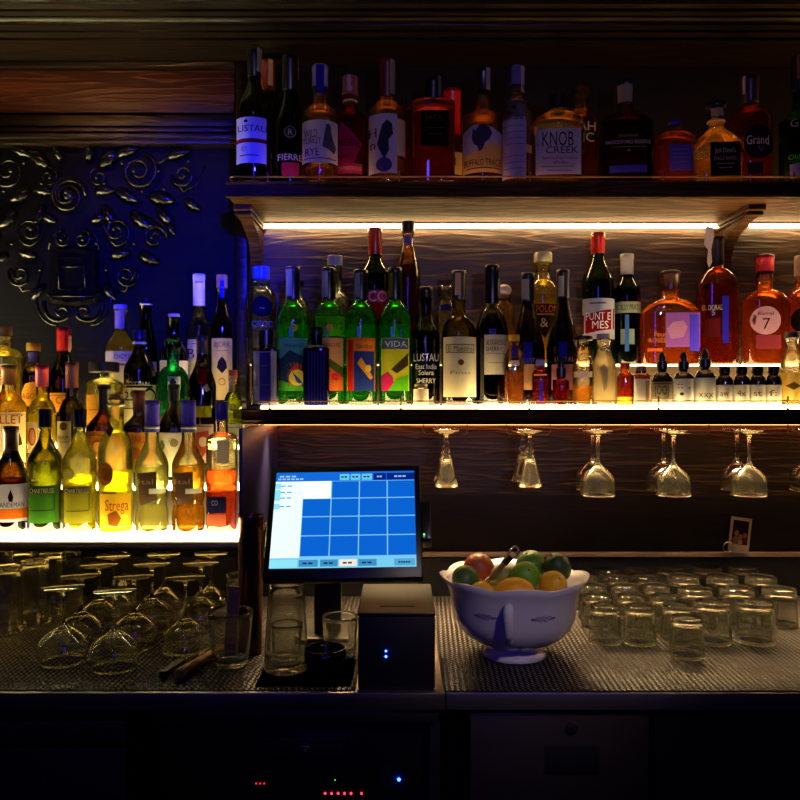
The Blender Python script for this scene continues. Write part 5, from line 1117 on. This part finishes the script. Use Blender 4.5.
fruit('lemon', 'large golden lemon lying front centre in the bowl', 'lemon', 514, 591, 1.73, 14, 18, 'f0a818', 'lemon', (0, HP-.1, -.1))
fruit('lime', 'yellowish green lime between the peeler and the bright lime', 'lime', 501.5, 577, 1.85, 12, 13, '8a8a2c', 'lemon', (.3, .9, 0))
fruit('lime', 'bright green lime in the middle of the pile', 'lime', 525.5, 576, 1.80, 14.5, 14.5, '64a022', 'orange', (.9, .2, 0))
fruit('lime', 'mid green lime at the top of the pile behind the bright one', 'lime', 531, 565, 1.885, 15, 15, '4a7a20', 'orange', (.4, -.4, 0))
fruit('lime', 'very dark green lime at the back right of the pile', 'lime', 557.5, 567.5, 1.845, 13.5, 15.5, '1c3c14', 'orange', (.2, -.5, 0))
fruit('lemon', 'round yellow lemon at the front right of the bowl', 'lemon', 553, 585, 1.775, 14.5, 14.5, 'e8b020', 'lemon', (.9, .4, 0))
fruit('lemon', 'pale yellow lemon hidden low in the middle of the bowl', 'lemon', 530, 597, 1.85, 14, 15, 'd8a828', 'lemon', (0, 1.1, .6))
fruit('lime', 'green lime lying deep in the back of the bowl', 'lime', 510, 592, 1.915, 14, 14, '3c6a1c', 'orange', (.6, .5, 0))
# bar peeler stuck between the fruit
p0 = Vector((X(487, 1.77), 1.775, Z(583, 1.77))); p1 = Vector((X(517, 1.80), 1.80, Z(549, 1.80)))
Mp, Lp = dirM(p0, p1)
r = root('citrus_peeler', 'silver and dark handled citrus peeler stuck between the fruit', 'peeler', p0); r.rotation_euler = Mp.to_euler()
bm = NB(); box(bm, 0, Lp*.62, -.0045, .0045, -.006, .006, .003); link('handle', bm, pbr('worn_brass', '8a7458', .3, .6), r, smooth='auto')
bm = NB(); box(bm, -.004, .012, -.0052, .0052, -.0068, .0068, .002); link('end_cap', bm, CHROME, r, smooth='auto')
bm = NB(); box(bm, Lp*.55, Lp*.78, -.0055, .0055, -.007, .007, .002); link('grip_sleeve', bm, BLACKP, r, smooth='auto')
bm = NB(); tube(bm, [(Lp*.76, 0, -.006), (Lp*.9, 0, -.011), (Lp, 0, -.008), (Lp*1.03, 0, 0), (Lp, 0, .008), (Lp*.9, 0, .011), (Lp*.76, 0, .006)], .0025, 8); link('head', bm, CHROME, r)
bm = NB(); box(bm, Lp*.9, Lp*.93, -.001, .001, -.010, .010, .0005); link('blade', bm, CHROME, r, smooth='auto')

# ------------------------------------------------------------------ snapshot and ring on the ledge
D = 2.368
r = root('instant_photo', 'small instant photo with white border leaning on the ledge', 'photo', (X(738, D), D, Z(552.5, D))); r.rotation_euler = (math.radians(-4), math.radians(8), 0)
k = D/F
bm = NB(); box(bm, -10.5*k, 10.5*k, -.0004, .0004, .0006, 35*k); link('card', bm, paper('c8b49c'), r, smooth=False)
bm = NB(); box(bm, -8*k, 8*k, -.0007, -.0004, 8*k, 32*k); pic = link('picture', bm, paper('2a1410'), r, smooth=False)
for (a, b, w_, h_, c) in ((-3.6, 19, 2.2, 2.8, 'a8684c'), (.6, 15.5, 2.2, 2.8, 'b07458'), (5, 17.5, 2.2, 2.8, 'a86048'), (-4, 12, 3.2, 4.2, '8c6c5c'), (1, 10.4, 2.8, 2.2, 'c0a090'), (5, 11.4, 2.4, 3.2, '701c14')):
    bm = NB(); vs = [bm.verts.new(((a+w_*math.cos(t))*k, -.0009-.0001*(c == '701c14'), (b+h_*math.sin(t))*k)) for t in [2*PI*i/14 for i in range(14)]]; bm.faces.new(vs); link('figure_patch', bm, paper(c), pic, smooth=False)
bm = NB(); tube(bm, [(5*k*math.cos(a), 0, 5*k*math.sin(a)) for a in [2*PI*i/24 for i in range(24)]], .0022, 8, closed=True)
o = link('metal_ring', bm, CHROME); o.location = (X(728, D-.008), D-.010, Z(553, D-.008)+5*k+.0022); tag(o, 'small pale metal ring in front of the instant photo', 'ring')

# ------------------------------------------------------------------ glass racks and hanging glasses under the middle shelf
ZU = 1.436
def hang_rack(px, hw, label, D0=2.10, D1=2.34):
    k = D0/F; w_ = hw*k; dp = .026
    r = root('glass_rack', label, 'glass rack', (X(px, D0), D0, ZU), -math.atan2(X(px, D0), D0)*.0)
    for s in (-1, 1):
        # one bent wire: down at the front, out under the shelf and back
        g = .010
        bm = NB()
        pts = [(s*w_, 0, -.001), (s*w_, 0, -dp+.006), (s*(w_-.006), 0, -dp), (s*(g+.006), 0, -dp), (s*g, .006, -dp), (s*g, D1-D0, -dp), (s*g, D1-D0+.004, -dp+.004), (s*g, D1-D0+.004, -.001)]
        tube(bm, pts, .0016, 8); link('wire', bm, BRASS, r)
def flute_mesh():
    # upright: foot, knobbed stem, conical bowl
    pr = [(0, 0), (.032, 0), (.033, .0012), (.026, .004), (.008, .008), (.0045, .016), (.0045, .030), (.009, .036), (.0045, .042), (.010, .050), (.011, .054), (.006, .060), (.009, .066), (.013, .075), (.018, .094), (.026, .125), (.0315, .148), (.031, .1485), (.030, .148), (.0245, .125), (.0165, .094), (.011, .078), (0, .076)]
    bm = lathe(pr, 30); bmesh.ops.recalc_face_normals(bm, faces=bm.faces); return bm
tmp = link('cordial_glass', flute_mesh(), CG); me_f = tmp.data; bpy.data.objects.remove(tmp)
tmp = link('wine_glass', stem_glass(.0455, .0440, .082, .090, .036, .0016, .0042), CG); me_hw = tmp.data; bpy.data.objects.remove(tmp)
def hang(name, label, cat, mesh, px, D, foot_t=.003):
    # the foot rests upside down on the two wires
    o = bpy.data.objects.new(name, mesh); COL.objects.link(o); o.location = (X(px, D), D, ZU-.026+.0018+foot_t+.004); o.rotation_euler = (PI, 0, 0); tag(o, label, cat, 'glasses hanging under the middle shelf')
for px, hw, w_ in ((449.5, 22, 'first'), (532.5, 22, 'second'), (612, 22, 'third'), (692, 21, 'fourth'), (768, 24, 'fifth'), (845, 23, 'sixth')):
    hang_rack(px-4, hw, f'bent brass wire glass rack under the middle shelf, {w_} from the screen')
GH = [(445.5, 528.5, 'cordial'), (596.5, 0, 'wine')]
hang('cordial_glass', 'knob stemmed cordial glass hanging nearest the screen, front', 'glass', me_f, 446.5, 2.125)
hang('cordial_glass', 'knob stemmed cordial glass hanging nearest the screen, behind its twin', 'glass', me_f, 445, 2.255)
hang('cordial_glass', 'knob stemmed cordial glass hanging above the fruit bowl, front', 'glass', me_f, 530, 2.125)
hang('cordial_glass', 'knob stemmed cordial glass hanging above the fruit bowl, behind its twin', 'glass', me_f, 523, 2.255)
for a, b, w_ in ((598, 592.5, 'over the right rim of the fruit bowl'), (673.5, 663.5, 'in the middle of the three wine pairs'), (749, 737, 'above the instant photo')):
    hang('wine_glass', f'wine glass hanging {w_}, front of its pair', 'wine glass', me_hw, a, 2.13)
    hang('wine_glass', f'wine glass hanging {w_}, rear of its pair', 'wine glass', me_hw, b, 2.26)
hang('wine_glass', 'wine glass hanging cut off by the right edge', 'wine glass', me_hw, 807, 2.24)
